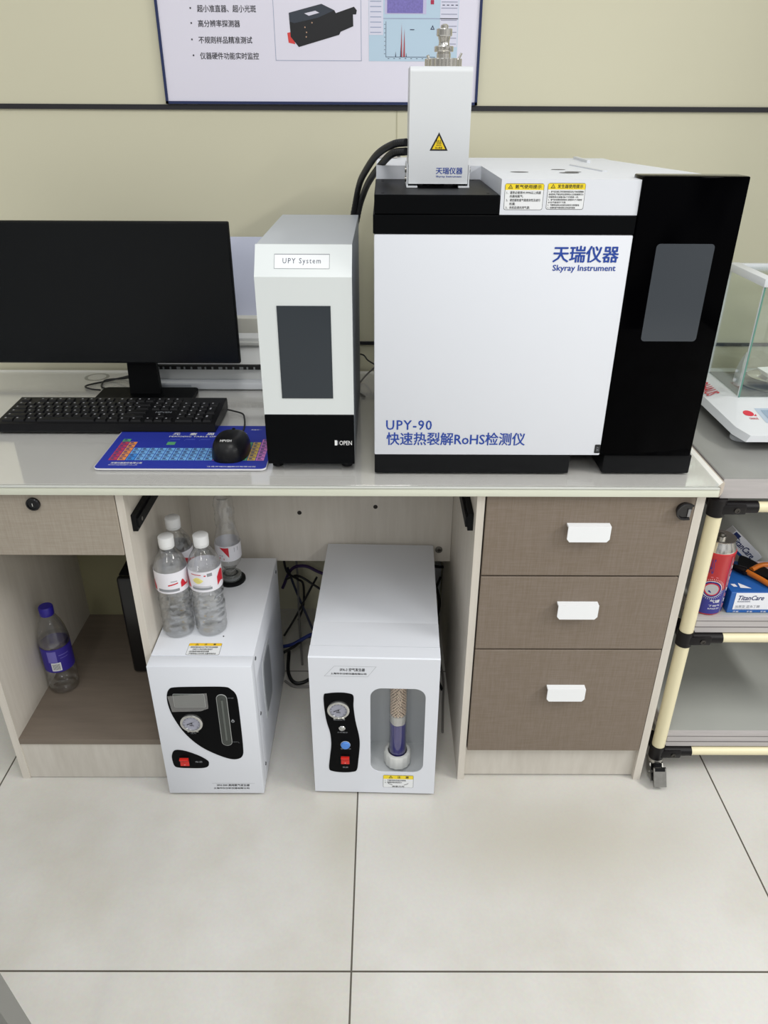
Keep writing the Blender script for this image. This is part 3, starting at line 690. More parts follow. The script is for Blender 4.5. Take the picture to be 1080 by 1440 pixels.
def rocker(parent, x0, x1, z0, z1):
    w = B(); w.box(x0-.0015, x1+.0015, -.0022, -.0005, z0-.0015, z1+.0015, 1)
    zm = (z0+z1)/2; w.prism([(-.0015, z0), (-.0048, z0+.001), (-.0030, zm), (-.0085, z1-.002), (-.0075, z1), (-.0015, z1)], x0, x1, 'yz')
    w.rect((x0+x1)/2-.0012, (x0+x1)/2+.0012, z0+.004, z0+.005, -.0052, mi=2)
    w.build('rocker_switch', [redsw, blackm, inkw], parent, 0, local=True)
def screws(parent, pts):
    for x, y, z in pts:
        q = B(); q.lathe([(.0042, x), (.0042, x+.0012), (.003, x+.002)], (0, y, z), 12, axis='x'); q.build('screw', mat('case_screw', '#6f7174', .35, metal=.7), parent, local=True)

# --- hydrogen generator
t = thing('hydrogen_generator', 'white generator with a black leaf-shaped panel and red switch, carrying the water bottles', 'gas generator', (-.4675, -.036, .0))
w_, d_, h_ = .2095, .406, .366
c = B(); c.box(0, w_, 0, .033, .006, h_, bev=.002); c.build('front_housing', white, t, 40, local=True)
c = B(); c.box(.0004, w_-.0004, .0338, d_, .006, h_+.0003, bev=.0015); c.build('cover', white, t, 40, local=True)
q = B(); q.lathe([(.012, .0), (.014, .007)], (.02, .03, 0), 14)
for x, y in ((.02, .03), (w_-.02, .03), (.02, d_-.03), (w_-.02, d_-.03)):
    q = B(); q.lathe([(.012, .0), (.014, .007)], (x, y, 0), 14); q.build('foot', blackm, t, local=True)
panel = smooth2([(.0315, .2890), (.0375, .3060), (.0501, .3123), (.0992, .3141), (.1511, .3138), (.1642, .3067), (.1723, .2947), (.175, .2723), (.1754, .2054), (.1746, .1446), (.1723, .1245), (.1642, .1142), (.1478, .1119), (.1228, .1221), (.0926, .1421), (.0696, .1662), (.051, .1965), (.0369, .2346), (.0314, .2636)], 4)
p = B(); p.prism(panel, -.0009, .0005); p = p.build('control_panel', black, t, 0, local=True)
x = B(); x.text('压力', .0685, .0795, .1855, .1900, -.0012); x.text('200', .1625, .1665, .2835, .2862, -.0012); x.text('L', .1665, .1680, .1600, .1630, -.0012)
x.rect(.1555, .1615, .2845, .2851, -.0012); x.rect(.1545, .1650, .1626, .1632, -.0012)
x.flat([(.1599, .2275), (.1569, .2235), (.1562, .2210), (.1575, .2188), (.1599, .2178), (.1623, .2188), (.1636, .2210), (.1629, .2235)], -.0012); x.flat(ring2((.1599, .2212), .0016, 10), -.0013, mi=1)
x.build('panel_marks', [inkg, black], p, 0, local=True)
x = B(); x.prism(rrect(.0438, .1082, .2600, .2958, .003), -.0016, -.0005, mi=1); x.prism(rrect(.0448, .1072, .2610, .2948, .002), -.0019, -.0012); x.build('display', [mat('lcd_grey', '#4c524e', .15, spec=.5), mat('display_rim', '#8b8f8e', .4)], p, 0, local=True)
x = B(); x.add([(.0330, -.0022, .2900), (.1140, -.0026, .2990), (.1135, -.0026, .2580), (.0960, -.0024, .2500), (.0375, -.0024, .2480)], [(0, 1, 2, 3, 4)]); x.build('protective_film', clear('thin_film', (.9, .9, .9), .06, .4, .08, diffuse=.12), p, 0, local=True)
gauge(p, .0741, .2178, .0232)
x = B(); st_ = lambda r, e: [(.1425+e*0+r*math.cos(R_(a)), .2840+r*math.sin(R_(a))) for a in range(0, 181, 20)]+[(.1425+r*math.cos(R_(a)), .1640+r*math.sin(R_(a))) for a in range(180, 361, 20)]
x.prism(st_(.0110, 0), -.0022, -.0005, mi=1); x.prism(st_(.0100, 0), -.0024, -.0015); x.build('level_window', [mat('level_glass', '#3e423f', .1, spec=.5), mat('window_rim', '#a9acaa', .3)], p, 0, local=True)
x = B(); x.cyl((.1425, -.0026, .170), (.1425, -.0026, .28), .0022, seg=8); x.build('level_tube', mat('level_tube_grey', '#5a5f5b', .15), p, local=True)
sp_ = smooth2([(.02, .1218), (.0256, .1352), (.0357, .1384), (.053, .1344), (.0774, .122), (.0938, .1085), (.097, .0995), (.0933, .0894), (.0797, .0848), (.0503, .0848), (.0308, .0862), (.0222, .091), (.0196, .106)], 4)
p = B(); p.prism(sp_, -.0009, .0005); p = p.build('switch_panel', black, t, 0, local=True)
rocker(p, .0366, .0552, .0945, .1165)
x = B(); x.text('电源', .0685, .0835, .1015, .1065, -.0012); x.build('switch_lettering', inkg, p, 0, local=True)
x = B(); x.text('SFH-300 高纯氢气发生器', .1070, .1790, .0290, .0352, -.0004, bold=.018, shear=.15); x.text('上海华尔分析仪器有限公司', .0993, .1775, .0205, .0250, -.0004, bold=.03)
x.flat([(.0975, .0378), (.1909, .0378), (.1909, .0374), (.0975, .0374)], -.0003, mi=1); x.build('name_lettering', [inkb, inkg], t, 0, local=True)
tt = caution; o = tt(t, 'caution_sticker', -.4675+.0705, -.4675+.1390-.0005, -.036+.0350, -.036+.0732, h_+.0004, '注意', [(.05, '• 使用前请检查水位,严禁干烧,定期更换', .85), (.16, '去离子水,保证仪器正常运行', .6), (.05, '• 本仪器请勿倾斜使用及倒置', .62), (.05, '• 严禁带电打开机壳,注意用电安全', .85)], plane='xy', headcol=orange_y, tri=False, shear=.0)
fr = B(); fr.lathe([(.0330, h_+.0004), (.0330, h_+.006), (.0300, h_+.008), (.0245, h_+.008)], (.1155, .310, 0), 36); fr.lathe([(.0245, h_+.0085), (.0245, h_+.018), (.0205, h_+.020), (.0175, h_+.020), (.0175, h_+.008)], (.1155, .310, 0), 36, 1)
fr.build('filler_port', [blackm, clear('smoky_collar', (.75, .77, .77), .08, .5, .1, diffuse=.25, dcol='#9aa0a0')], t, local=True)
hd = B()
hp = [(.10+.11*u, .12+.165*v) for u, v in ((.05, .9), (.18, 1.0), (.8, 1.0), (.95, .9), (1.0, .5), (.95, .1), (.8, .0), (.18, .0), (.05, .1), (.0, .5))]
hd.prism(smooth2(hp, 3), w_-.0002, w_+.0012, 'yz', mi=0); hd.prism(smooth2([(.155+(a-.155)*.8, .2025+(b_-.2025)*.86) for a, b_ in hp], 3), w_+.0011, w_+.0016, 'yz', mi=1); hd.build('side_handle', [white2, mat('handle_recess', '#8f9296', .5)], t, 0, local=True)
screws(t, [(w_-.0004, .045, .350), (w_-.0004, .045, .20), (w_-.0004, .045, .05), (w_-.0004, d_-.03, .345)])
q = B(); q.lathe([(.0016, h_+.0004), (.0016, h_+.0010)], (.1366, .096, 0), 8); q.build('rivet', inkb, t, local=True)

# --- air generator
AO = Vector((-.1455, -.0290, 0)); AR = R_(-1.5)
t = thing('air_generator', 'white generator with a wavy black panel and a desiccant column in a window', 'gas generator', AO, AR)
w_, d_, h_ = .2635, .437, .386
def holed(outer, inner, y0, y1):
    bm = bmesh.new(); ed = []
    for lp in (outer, inner):
        vs_ = [bm.verts.new((x, y0, z)) for x, z in lp]
        ed += [bm.edges.new((vs_[i], vs_[(i+1) % len(vs_)])) for i in range(len(vs_))]
    r = bmesh.ops.triangle_fill(bm, edges=ed, use_beauty=True); fs = [f for f in bm.faces]
    ex = bmesh.ops.extrude_face_region(bm, geom=fs); vv = [g for g in ex['geom'] if isinstance(g, bmesh.types.BMVert)]
    for v in vv: v.co.y = y1
    bmesh.ops.recalc_face_normals(bm, faces=bm.faces[:]); return bm
win = rrect(.1235, .2370, .0700, .3080, .024, 8)
c = B(); c.bm(holed([(0, .006), (w_, .006), (w_, h_-.002), (0, h_-.002)], win, 0, .0018))
c.box(0, .0018, .0018, .036, .006, h_-.002); c.box(w_-.0018, w_, .0018, .036, .006, h_-.002); c.prism([(0, h_-.002), (.0025, h_), (.036, h_), (.036, h_-.002)], 0, w_, 'yz'); c.box(.0018, w_-.0018, .0018, .036, .006, .008)
c.build('front_housing', white, t, 0, local=True)
c = B(); c.box(.0005, w_-.0005, .115, d_, .006, h_-.0002, bev=.0015); c.box(.0005, .003, .0370, .115, .006, h_-.0002); c.box(w_-.003, w_-.0005, .0370, .115, .006, h_-.0002); c.box(.003, w_-.003, .0370, .116, h_-.003, h_-.0002); c.box(.0020, w_-.0020, .0360, .0372, h_-.004, h_-.0022); c.build('cover', white, t, 40, local=True)
inn = mat('inner_grey', '#cfd2d4', .5)
c = B(); c.box(.112, .114, .002, .114, .045, .335); c.box(.248, .250, .002, .114, .045, .335); c.box(.112, .250, .112, .114, .045, .335); c.box(.112, .250, .002, .114, .043, .045); c.box(.112, .250, .002, .114, .335, .337); c.build('window_recess', inn, t, 0, local=True)
for x, y in ((.025, .03), (w_-.025, .03), (.025, d_-.03), (w_-.025, d_-.03)):
    q = B(); q.lathe([(.012, .0), (.014, .007)], (x, y, 0), 14); q.build('foot', blackm, t, local=True)
cx, cy = .1815, .052
c = B(); c.lathe([(.0195, .075), (.0195, .330)], (cx, cy, 0), 36); c = c.build('desiccant_tube', clear('acrylic_tube', (.97, .97, .97), .04, .55, .03), t, local=True)
n_ = B(); n_.lathe([(.024, .052), (.029, .054), (.029, .082), (.0265, .085), (.0215, .085), (.0215, .060)], (cx, cy, 0), 72, rib=lambda a, h: 1.0+(.035 if math.sin(a*14) > 0 else 0)*(1 if .053 < h < .083 else 0)); n_.build('nut_cap', mat('nut_white', '#d9dad6', .4), c, 50, local=True)
n_ = B(); n_.lathe([(.0172, .080), (.0172, .1700)], (cx, cy, 0), 32); n_.build('violet_desiccant', mat('violet_gel', '#281f7e', .3, noise=.12, nscale=150), c, local=True)
n_ = B(); n_.lathe([(.0170, .1702), (.0175, .1760), (.0172, .1860), (.0175, .1930)], (cx, cy, 0), 28, rib=lambda a, h: 1+.02*math.sin(a*5+h*400)); n_.build('cotton_plug', mat('cotton', '#c9c8c4', .9, bump=.5, nscale=120), c, local=True)
bd = B(); bmt = bmesh.new(); bmesh.ops.create_icosphere(bmt, subdivisions=1, radius=1); bv = [v.co.copy() for v in bmt.verts]; bf = [[v.index for v in f.verts] for f in bmt.faces]; bmt.free()
n_ = B(); n_.lathe([(.0135, .1935), (.0135, .330)], (cx, cy, 0), 24); 
for lay in range(34):
    zz = .1960+lay*.0040; k = 16
    for i in range(k):
        a = 2*PI*(i+.5*(lay % 2))/k+random.uniform(-.06, .06); r = .0156; rad = random.uniform(.0023, .0027)
        if math.sin(a) > .35: continue
        bd.add([(cx+r*math.cos(a)+v.x*rad, cy+r*math.sin(a)+v.y*rad, zz+random.uniform(-.0004, .0004)*0+v.z*rad) for v in bv], bf)
tag(bd.build('molecular_sieve_beads', mat('bead_tan', '#dcc6b0', .6, noise=.15, nscale=90), c, 60, local=True), kind='stuff')
n_.build('bead_core', mat('bead_core_brown', '#6d5846', .8), c, local=True)
panel = smooth2([(.0283, .2862), (.0365, .292), (.0588, .2948), (.0779, .2933), (.0891, .2864), (.0889, .2569), (.0926, .2168), (.0988, .1799), (.1007, .1505), (.0974, .1077), (.0939, .0771), (.0849, .0695), (.0628, .0672), (.0407, .0703), (.0331, .0791), (.0364, .1162), (.0398, .1503), (.0384, .1838), (.0325, .2126), (.0286, .2488)], 4)
p = B(); p.prism(panel, -.0009, .0005); p = p.build('control_panel', black, t, 0, local=True)
gauge(p, .0577, .2497, .0230)
x = B(); x.text('输出压力', .0465, .0705, .2190, .2235, -.0012); x.text('工作指示', .0535, .0755, .1838, .1875, -.0012); x.text('输出开关', .0595, .0815, .1365, .1402, -.0012); x.text('电源', .0630, .0745, .0810, .0855, -.0012); x.build('panel_lettering', inkg, p, 0, local=True)
x = B(); x.lathe([(.0070, 0), (.0070, -.003), (.0055, -.0045), (.0048, -.0040), (.0048, -.0030)], (.0640, 0, .1983), 24, axis='y'); x.lathe([(.0047, -.003), (.003, -.0042), (0, -.0046)], (.0640, 0, .1983), 20, 1, 'y'); x.build('indicator_lamp', [chrome, mat('lamp_lens', '#a8a9a4', .2)], p, local=True)
x = B(); x.lathe([(.0098, 0), (.0098, -.0035), (.0085, -.0055), (.0, -.0060)], (.0701, 0, .1500), 28, axis='y', rib=lambda a, h: 1+.02*math.sin(a*16)); x.lathe([(.0105, 0), (.0105, -.0020)], (.0701, 0, .1500), 24, 1, 'y'); x.build('output_knob', [mat('knob_blue', '#4d86d8', .3), silver], p, local=True)
rocker(p, .0600, .0778, .0955, .1165)
x = B(); x.text('SFA-3 空气发生器', .0625, .1130, .3512, .3592, -.0004, bold=.018, shear=.15); x.text('上海华尔分析仪器有限公司', .0440, .1160, .3425, .3470, -.0004, bold=.03)
x.flat([(.0307, .3375), (.1181, .3375), (.1181, .3379), (.0307, .3379)], -.0003, mi=1); x.flat([(.0518, .3640), (.1356, .3640), (.1356, .3636), (.0518, .3636)], -.0003, mi=1); x.flat([(.0307, .3375), (.0312, .3375), (.0523, .3640), (.0518, .3640)], -.0003, mi=1); x.flat([(.1181, .3375), (.1186, .3375), (.1361, .3640), (.1356, .3640)], -.0003, mi=1); x.build('name_lettering', [inkb, inkg], t, 0, local=True)
_o = ORG[t.name]; ORG[t.name] = Vector((0, 0, 0))
caution(t, 'caution_sticker', .1508, .2172, .0232, .0612, -.0002, '注意', [(.06, '1、干燥剂变色后请及时更换;', .7), (.06, '2、更换前请先排空压力', .56), (.14, '', .1), (.30, '旋紧方向', .4)], plane='xz', tri=False, head=.30)
ORG[t.name] = _o
x = B()
for sgn in (-1, 1): x.tube([(.184+sgn*(.022-.0015*k), -.0008, .0375-.0055*(k/6)**.6) for k in range(7)], .0004, 5)
x.build('arrow_marks', inkb, t, 0, local=True)

# ------------------------------------------------------------------ water bottles on the hydrogen generator
capgeo = lambda a, h: 1+.012*math.sin(a*40)
def water_bottle(name_, label, x, y, z, rot, level, face, group='water bottles on the hydrogen generator'):
    t = thing(name_, label, 'water bottle', (x, y, z), rot, group)
    prof = [(.0005, .004), (.020, .004), (.026, .0005), (.0305, .003), (.0325, .010)]
    for k in range(7):
        zz = .014+.0135*k; prof += [(.0328, zz), (.0330, zz+.003), (.0316, zz+.0065), (.0318, zz+.0095)]
    prof += [(.0330, .110), (.0330, .158), (.0326, .162), (.0312, .168), (.0270, .178), (.0205, .188), (.0150, .197), (.0125, .202), (.0125, .206)]
    wob = lambda a, h: 1+(.022*math.sin(3*a+h*210)+.012*math.sin(5*a-h*330) if .012 < h < .106 else (.006*math.sin(4*a+h*90) if .165 < h < .19 else 0))
    prof2 = []
    for (r0, h0), (r1, h1) in zip(prof, prof[1:]):
        n = max(1, int((h1-h0)/.003)) if h1 > h0 else 1
        prof2 += [(r0+(r1-r0)*k/n, h0+(h1-h0)*k/n) for k in range(n)]
    prof2.append(prof[-1])
    t.scale = (1, 1, 1.03)
    b_ = B(); b_.lathe(prof2, seg=56, rib=wob); b_ = b_.build('bottle_body', pet, t, 60, local=True)
    wp = [(max(0.0005, r-.0010), h+.001) for r, h in prof2 if h < level]; wp.append((wp[-1][0], level)); wp.append((.0003, level))
    q = B(); q.lathe(wp, seg=56, rib=wob); q.build('water', water, b_, 60, local=True)
    q = B(); q.lathe([(.0140, .2005), (.0150, .2015), (.0150, .2050)], seg=48); q.lathe([(.0155, .2058), (.0155, .2235), (.0140, .2250), (.0003, .2252)], seg=72, rib=lambda a, h: 1+(.014*math.sin(a*36) if .206 < h < .2225 else 0)); q.build('cap', cap_w, t, 50, local=True)
    L_ = B(); L_.lathe([(.0334, .1115), (.0336, .1130), (.0336, .1565), (.0334, .158)], seg=64)
    L_.f = [f for f in L_.f if len(f) == 4]; L_.m = [0]*len(L_.f)
    def onl(pts, mi, r=.0338):
        q = []; 
        for a, zz in pts: q.append((r*math.sin(R_(a)), -r*math.cos(R_(a)), .1125+(zz-.1035)*1.09))
        L_.add(q, [tuple(range(len(q)))], mi)
    def strip(a0, a1, f0, f1, mi, r=.0338, n=10):
        for k in range(n):
            u0, u1 = k/n, (k+1)/n; A0, A1 = a0+(a1-a0)*u0, a0+(a1-a0)*u1
            onl([(A0, f0(u0)), (A1, f0(u1)), (A1, f1(u1)), (A0, f1(u0))], mi, r)
    if face == 'facts':
        strip(-78, -52, lambda u: .108, lambda u: .108+.030*(1-u)+.004, 1); strip(52, 88, lambda u: .110+.006*math.sin(u*3), lambda u: .128+.012*math.sin(u*2.6), 1)
        strip(-38, 2, lambda u: .127-.0065*math.sin(u*PI), lambda u: .127+.0065*math.sin(u*PI), 2)
        for k in range(3): strip(-34+3*k, -6-3*k, lambda u, k=k: .1235+.003*k, lambda u, k=k: .1243+.003*k, 4, .0339)
        strip(-42, -4, lambda u: .1385, lambda u: .1400, 1); strip(-42, 30, lambda u: .1075, lambda u: .1125, 3); strip(-38, 26, lambda u: .1140, lambda u: .1150, 3); strip(5, 12, lambda u: .136, lambda u: .1385, 1); strip(16, 34, lambda u: .1350, lambda u: .1415, 3)
    elif face == 'blank':
        strip(-80, -52, lambda u: .106, lambda u: .112+.028*(u if u < .55 else 1.1-u), 1); strip(42, 72, lambda u: .112+.002*u, lambda u: .122+.006*math.sin(u*6), 1)
        strip(-2, 32, lambda u: .119+.003*u, lambda u: .1215+.003*u, 1, .0339); strip(-40, 35, lambda u: .1065, lambda u: .1120, 3); strip(8, 30, lambda u: .127, lambda u: .1285, 3)
    else:
        strip(-40, 40, lambda u: .112, lambda u: .138-.02*u, 1)
    L_.build('label', [mat('bottle_label', '#e4e3ea', .4), red, mat('label_yellow', '#e9e08a', .5), inkg, mat('label_olive', '#c9bd62', .5)], t, 0, local=True)
    return t
GZ = .3665
water_bottle('water_bottle', 'full clear water bottle standing nearest the cabinet side on the generator, label mostly white', -.4275, .082, GZ, R_(4), .172, 'blank')
water_bottle('water_bottle', 'clear water bottle with a yellow oval on its label, beside the mostly white-labelled one', -.3600, .088, GZ, R_(4), .100, 'facts')
water_bottle('water_bottle', 'clear water bottle standing behind the two front bottles on the generator', -.4330, .158, GZ, R_(60), .172, 'red')
# upside-down bottle in the filler port
t = thing('inverted_bottle', 'empty clear bottle stuck upside down in the black filler port of the generator', 'bottle', (-.352, .274, GZ+.0205))
prof = [(.0130, .0), (.0130, .012), (.0150, .018), (.0200, .024), (.0265, .034), (.0290, .043), (.0290, .088), (.0275, .098), (.0235, .112)]
for k in range(6): prof += [(.0222, .120+.012*k), (.0208, .126+.012*k)]
prof += [(.0205, .192), (.0200, .196), (.0170, .200), (.0150, .197), (.0005, .196)]
b_ = B(); b_.lathe(prof, seg=48, rib=lambda a, h: 1+(.05*math.sin(3*a+h*160) if .115 < h < .19 else .01*math.sin(4*a+h*60))); b_.build('bottle_body', pet, t, 60, local=True)
L_ = B(); L_.lathe([(.0296, .047), (.0297, .049), (.0297, .084), (.0296, .086)], seg=48); L_.f = [f for f in L_.f if len(f) == 4]; L_.m = [0]*len(L_.f)
def cyp(a, zz, r=.0299, dz=-.007): return (r*math.sin(R_(a)), -r*math.cos(R_(a)), zz+dz)
for k in range(8):
    u0, u1 = k/8, (k+1)/8; a0, a1 = -28+42*u0, -28+42*u1
    L_.add([cyp(a0, .090-.026*u0**1.3), cyp(a1, .090-.026*u1**1.3), cyp(a1, .090), cyp(a0, .090)], [(0, 1, 2, 3)], 1)
for k in range(5):
    L_.add([cyp(38, .078+.0022*k), cyp(58, .078+.0022*k), cyp(58, .0792+.0022*k), cyp(38, .0792+.0022*k)], [(0, 1, 2, 3)], 2)
L_.add([cyp(-30, .060), cyp(-8, .058), cyp(-8, .063), cyp(-30, .065)], [(0, 1, 2, 3)], 1); L_.add([cyp(-30, .068), cyp(-14, .068), cyp(-14, .070), cyp(-30, .070)], [(0, 1, 2, 3)], 2)
L_.build('label', [MATS['bottle_label'], red, inkg], t, 0, local=True)

# ------------------------------------------------------------------ inside the open cabinet
t = thing('violet_water_bottle', 'clear water bottle with a violet cap and violet label leaning in the open cabinet', 'water bottle', (-.7570, .185, .1215), R_(10))
prof = [(.0005, .004), (.022, .004), (.028, .0005), (.0325, .004), (.0340, .012), (.0340, .022), (.0325, .025), (.0340, .029), (.0340, .040), (.0325, .043), (.0340, .047), (.0340, .060), (.0332, .064), (.0332, .132), (.0340, .136), (.0335, .145), (.0300, .168), (.0240, .188), (.0170, .202), (.0130, .208), (.0130, .214)]
b_ = B(); b_.lathe(prof, seg=48, rib=lambda a, h: 1+(.008*math.sin(5*a+h*120) if h < .06 else 0)); b_ = b_.build('bottle_body', pet, t, 60, local=True)
q = B(); q.lathe([(max(.0005, r-.001), h+.001) for r, h in prof if h < .14]+[(.0325, .144), (.0003, .144)], seg=48); q.build('water', water, b_, 60, local=True)
q = B(); q.lathe([(.0150, .2095), (.0158, .2105), (.0158, .2295), (.0142, .2315), (.0003, .2318)], seg=60, rib=lambda a, h: 1+(.014*math.sin(a*30) if .211 < h < .229 else 0)); q.build('cap', cap_p, t, 50, local=True)
L_ = B(); L_.lathe([(.0336, .066), (.0338, .068), (.0338, .129), (.0336, .131)], seg=48); L_.f = [f for f in L_.f if len(f) == 4]; L_.m = [0]*len(L_.f)
def arc(a0, a1, z0, z1, mi, r=.0341, n=6):
    for k in range(n): L_.add([cyp(a0+(a1-a0)*k/n, z0, r, 0), cyp(a0+(a1-a0)*(k+1)/n, z0, r, 0), cyp(a0+(a1-a0)*(k+1)/n, z1, r, 0), cyp(a0+(a1-a0)*k/n, z1, r, 0)], [(0, 1, 2, 3)], mi)
arc(-22, 12, .095, .126, 1); arc(-14, 22, .071, .094, 2)
for k in range(9): arc(-10+3.2*k, -8.6+3.2*k, .074, .091, 3, .0343, 1)
arc(20, 60, .112, .114, 1); arc(24, 55, .104, .1055, 1)
L_.build('label', [purple, lilac, paper, inkb], t, 0, local=True)
t = thing('computer_tower', 'black computer tower standing against the side panel inside the open cabinet', 'computer', (-.548, .33, .1215))
c = B(); c.box(-.604, -.4855, .245, .455, .1265, .400, bev=.004); c.build('case', blackm, t)
c = B(); c.box(-.6045, -.4850, .225, .2445, .1255, .401, bev=.008, seg=3); c.box(-.570, -.520, .2240, .2252, .30, .39, 1); c.build('front_panel', [mat('tower_black', '#0b0b0d', .3), blackm], t)
c = B(); c.box(-.598, -.575, .24, .44, .1216, .1265); c.box(-.515, -.492, .24, .44, .1216, .1265); c.build('foot', blackm, t, 0)

# ------------------------------------------------------------------ cables on the floor behind the generators
def cable(label, pts, r=.003, m=rod, n=8):
    c = B(); c.tube(curve(pts, n), r, 8); tag(c.build('loose_cable', m), label, 'cable', 'loose cables behind the generators')
cable('black cable hanging beside the back corner of the hydrogen generator', [(-.265, .60, .42), (-.268, .55, .30), (-.262, .54, .22), (-.235, .55, .185), (-.222, .575, .15), (-.228, .60, .06), (-.245, .60, .006)], .0032)
cable('violet cable arching between the two generators', [(-.285, .60, .12), (-.255, .59, .19), (-.215, .585, .205), (-.17, .58, .185), (-.10, .57, .165)], .0045, rodpurple)
cable('black cable running just under the violet cable', [(-.27, .57, .17), (-.235, .57, .182), (-.19, .56, .158), (-.14, .55, .125), (-.08, .55, .09)], .0032)
cable('black cable crossing steeply upward between the generators', [(-.275, .50, .025), (-.245, .53, .065), (-.21, .56, .125), (-.182, .575, .175)], .0030)
cable('dark blue cable crossing downward between the generators', [(-.265, .585, .20), (-.245, .57, .14), (-.215, .54, .075), (-.185, .50, .03), (-.15, .48, .008)], .0034, mat('dark_blue_cable', '#1a2140', .5))
cable('bright blue cable lying across the floor gap between the generators', [(-.29, .455, .02), (-.245, .45, .035), (-.19, .47, .055), (-.12, .48, .06)], .0050, rodblue)
cable('black cable coil on the floor between the generators, upper loop', [(-.29, .40, .03), (-.24, .44, .035), (-.205, .47, .045), (-.17, .46, .04), (-.19, .42, .02), (-.14, .39, .012)], .0040)
cable('black cable lying nearest on the floor between the generators', [(-.255, .44, .02), (-.248, .36, .012), (-.225, .325, .006), (-.19, .34, .006), (-.15, .40, .008)], .0048)
cable('pale grey cable lying nearest on the floor between the generators', [(-.255, .335, .004), (-.225, .313, .004), (-.17, .315, .004)], .0032, rodgrey)
cable('pale grey cable hanging down from the worktop between the generators', [(-.243, .615, .70), (-.243, .60, .30), (-.238, .585, .18), (-.232, .52, .06), (-.215, .40, .004)], .0030, rodgrey)
cable('upper black cable in the gap right of the air generator', [(.11, .60, .20), (.145, .57, .215), (.185, .58, .205)], .004)
cable('black cable twisting down the gap right of the air generator', [(.12, .57, .205), (.15, .57, .16), (.165, .55, .10), (.148, .52, .05), (.13, .50, .03)], .0042)
cable('black cable crossing the twisted one right of the air generator', [(.168, .585, .17), (.150, .565, .13), (.135, .555, .10), (.155, .53, .06), (.13, .50, .055)], .0035)
cable('black cable near the floor right of the air generator', [(.125, .36, .02), (.145, .34, .015), (.160, .30, .006)], .0038)
cable('grey cable lying along the drawer cabinet right of the air generator', [(.150, .50, .006), (.165, .36, .006), (.158, .25, .006), (.150, .15, .006)], .003, rodgrey)
t = thing('power_strip', 'white power strip on the wall panel behind the air generator', 'power strip', (.15, .62, 0))
c = B(); c.box(.105, .172, .615, .655, .07, .19, bev=.003); c.build('strip_body', greyw, t)
c = B(); 
for k in range(2): c.box(.125, .150, .613, .6155, .10+.045*k, .125+.045*k)
c.build('socket', blackm, t, 0)

# ------------------------------------------------------------------ lab cart right of the desk
CX0, CX1, CY0, CY1 = .6245, 1.12, .030, .640
t = thing('lab_cart', 'grey-topped lab cart of cream pipes and black joints beside the desk', 'cart', (1.0, .33, 0))
c = B(); c.box(CX0, CX1, CY0, CY1, .7125, .7515, 1); c.box(CX0+.001, CX1-.001, CY0+.001, CY1-.001, .7515, .7522, 0); c.build('cart_top', [carttop, cartedge], t, 0)
B().box(CX0+.03, CX1-.05, CY1-.045, CY1-.04, .45, .70).build('back_panel', mat('cart_back_grey', '#e0ddd8', .5), t, 0)
TX, TY = .6245, .034
for zt, zb, nm in ((.4415, .402, 'middle_shelf'), (.1235, .083, 'lower_shelf')):
    c = B(); c.box(.6385, CX1-.02, .032, CY1-.02, zb, zb+.013, 1); c.box(.6405, CX1-.02, .033, CY1-.02, zb+.013, zt-.0105, 1, bev=.0006, seg=1); c.box(.6385, CX1-.02, .032, CY1-.02, zt-.0105, zt-.0008, 1); c.box(.640, CX1-.021, .040, CY1-.03, zt-.0008, zt, 0)
    for zl in (zb+.0125, zt-.011): c.box(.6395, CX1-.02, .0318, .034, zl, zl+.0012, 2)
    c.build(nm, [rubber, cartedge, mat('edge_gap', '#5f5b5a', .6)], t, 0)
for x in (TX, CX1-.03):
    for y in (TY, CY1-.03):
        front = y == TY
        c = B(); c.cyl((x, y, .076), (x, y, .7), .0140, seg=28); c.build('upright_pipe', cream, t)
        for z in (.693, .388, .068):
            j = B(); hz = .0125 if z < .5 else .0115
            j.cyl((x, y, z-.016), (x, y, z+.0185), .0163, seg=28)
            sg = 1 if x == TX else -1; xe = x+sg*.075
            j.cyl((x+sg*.012, y, z), (xe, y, z), hz, seg=20); j.box(min(x, x+sg*.05), max(x, x+sg*.05), y-.0155, y-.008, z-.010, z+.010, bev=.003)
            yb = y+.05 if front else y-.05; j.cyl((x, y, z), (x, yb, z), hz, seg=20)
            j = j.build('pipe_joint', jointm, t)
            q = B(); q.lathe([(.0052, y-.0156), (.0052, y-.0178), (.003, y-.0180), (.003, y-.0168)], (x+sg*.032, 0, z), 14, axis='y'); q.build('joint_screw', jscrew, j)
        q = B(); q.cyl((x, y, .036), (x, y, .052), .0145, .0145, 24); q.lathe([(.012, .052), (.0165, .050), (.0175, .046), (.0165, .041), (.013, .039)], (x, y, 0), 28)
        oy = y-.020 if front else y+.02
        q.prism([(oy-.016, .010), (oy+.016, .012), (y+.014, .040), (y-.012, .040)], x-.0150, x-.0125, 'yz'); q.prism([(oy-.016, .010), (oy+.016, .012), (y+.014, .040), (y-.012, .040)], x+.0125, x+.0150, 'yz')
        q.cyl((x-.019, oy, .0225), (x+.021, oy, .0225), .0032, seg=12)
        q = q.build('caster', mat('caster_metal', '#aaa8a2', .28, metal=.9), t)
        wv = B(); wv.lathe([(.010, x-.009), (.0215, x-.008), (.0225, x-.005), (.0225, x+.005), (.0215, x+.008), (.010, x+.009)], (0, oy, .0227), 28, axis='x'); wv.build('wheel', blackm, q)
        if front:
            bk = B(); bk.prism([(oy-.010, .046), (oy-.014, .047), (oy-.036, .012), (oy-.033, .009), (oy-.014, .038)], x-.0140, x+.0140, 'yz'); bk.prism([(oy-.0125, .0455), (oy-.0145, .0480), (oy-.0185, .0415), (oy-.0165, .0390)], x-.0110, x+.0110, 'yz', 1); bk.build('brake_pedal', [dsteel, blackm], q, 0)
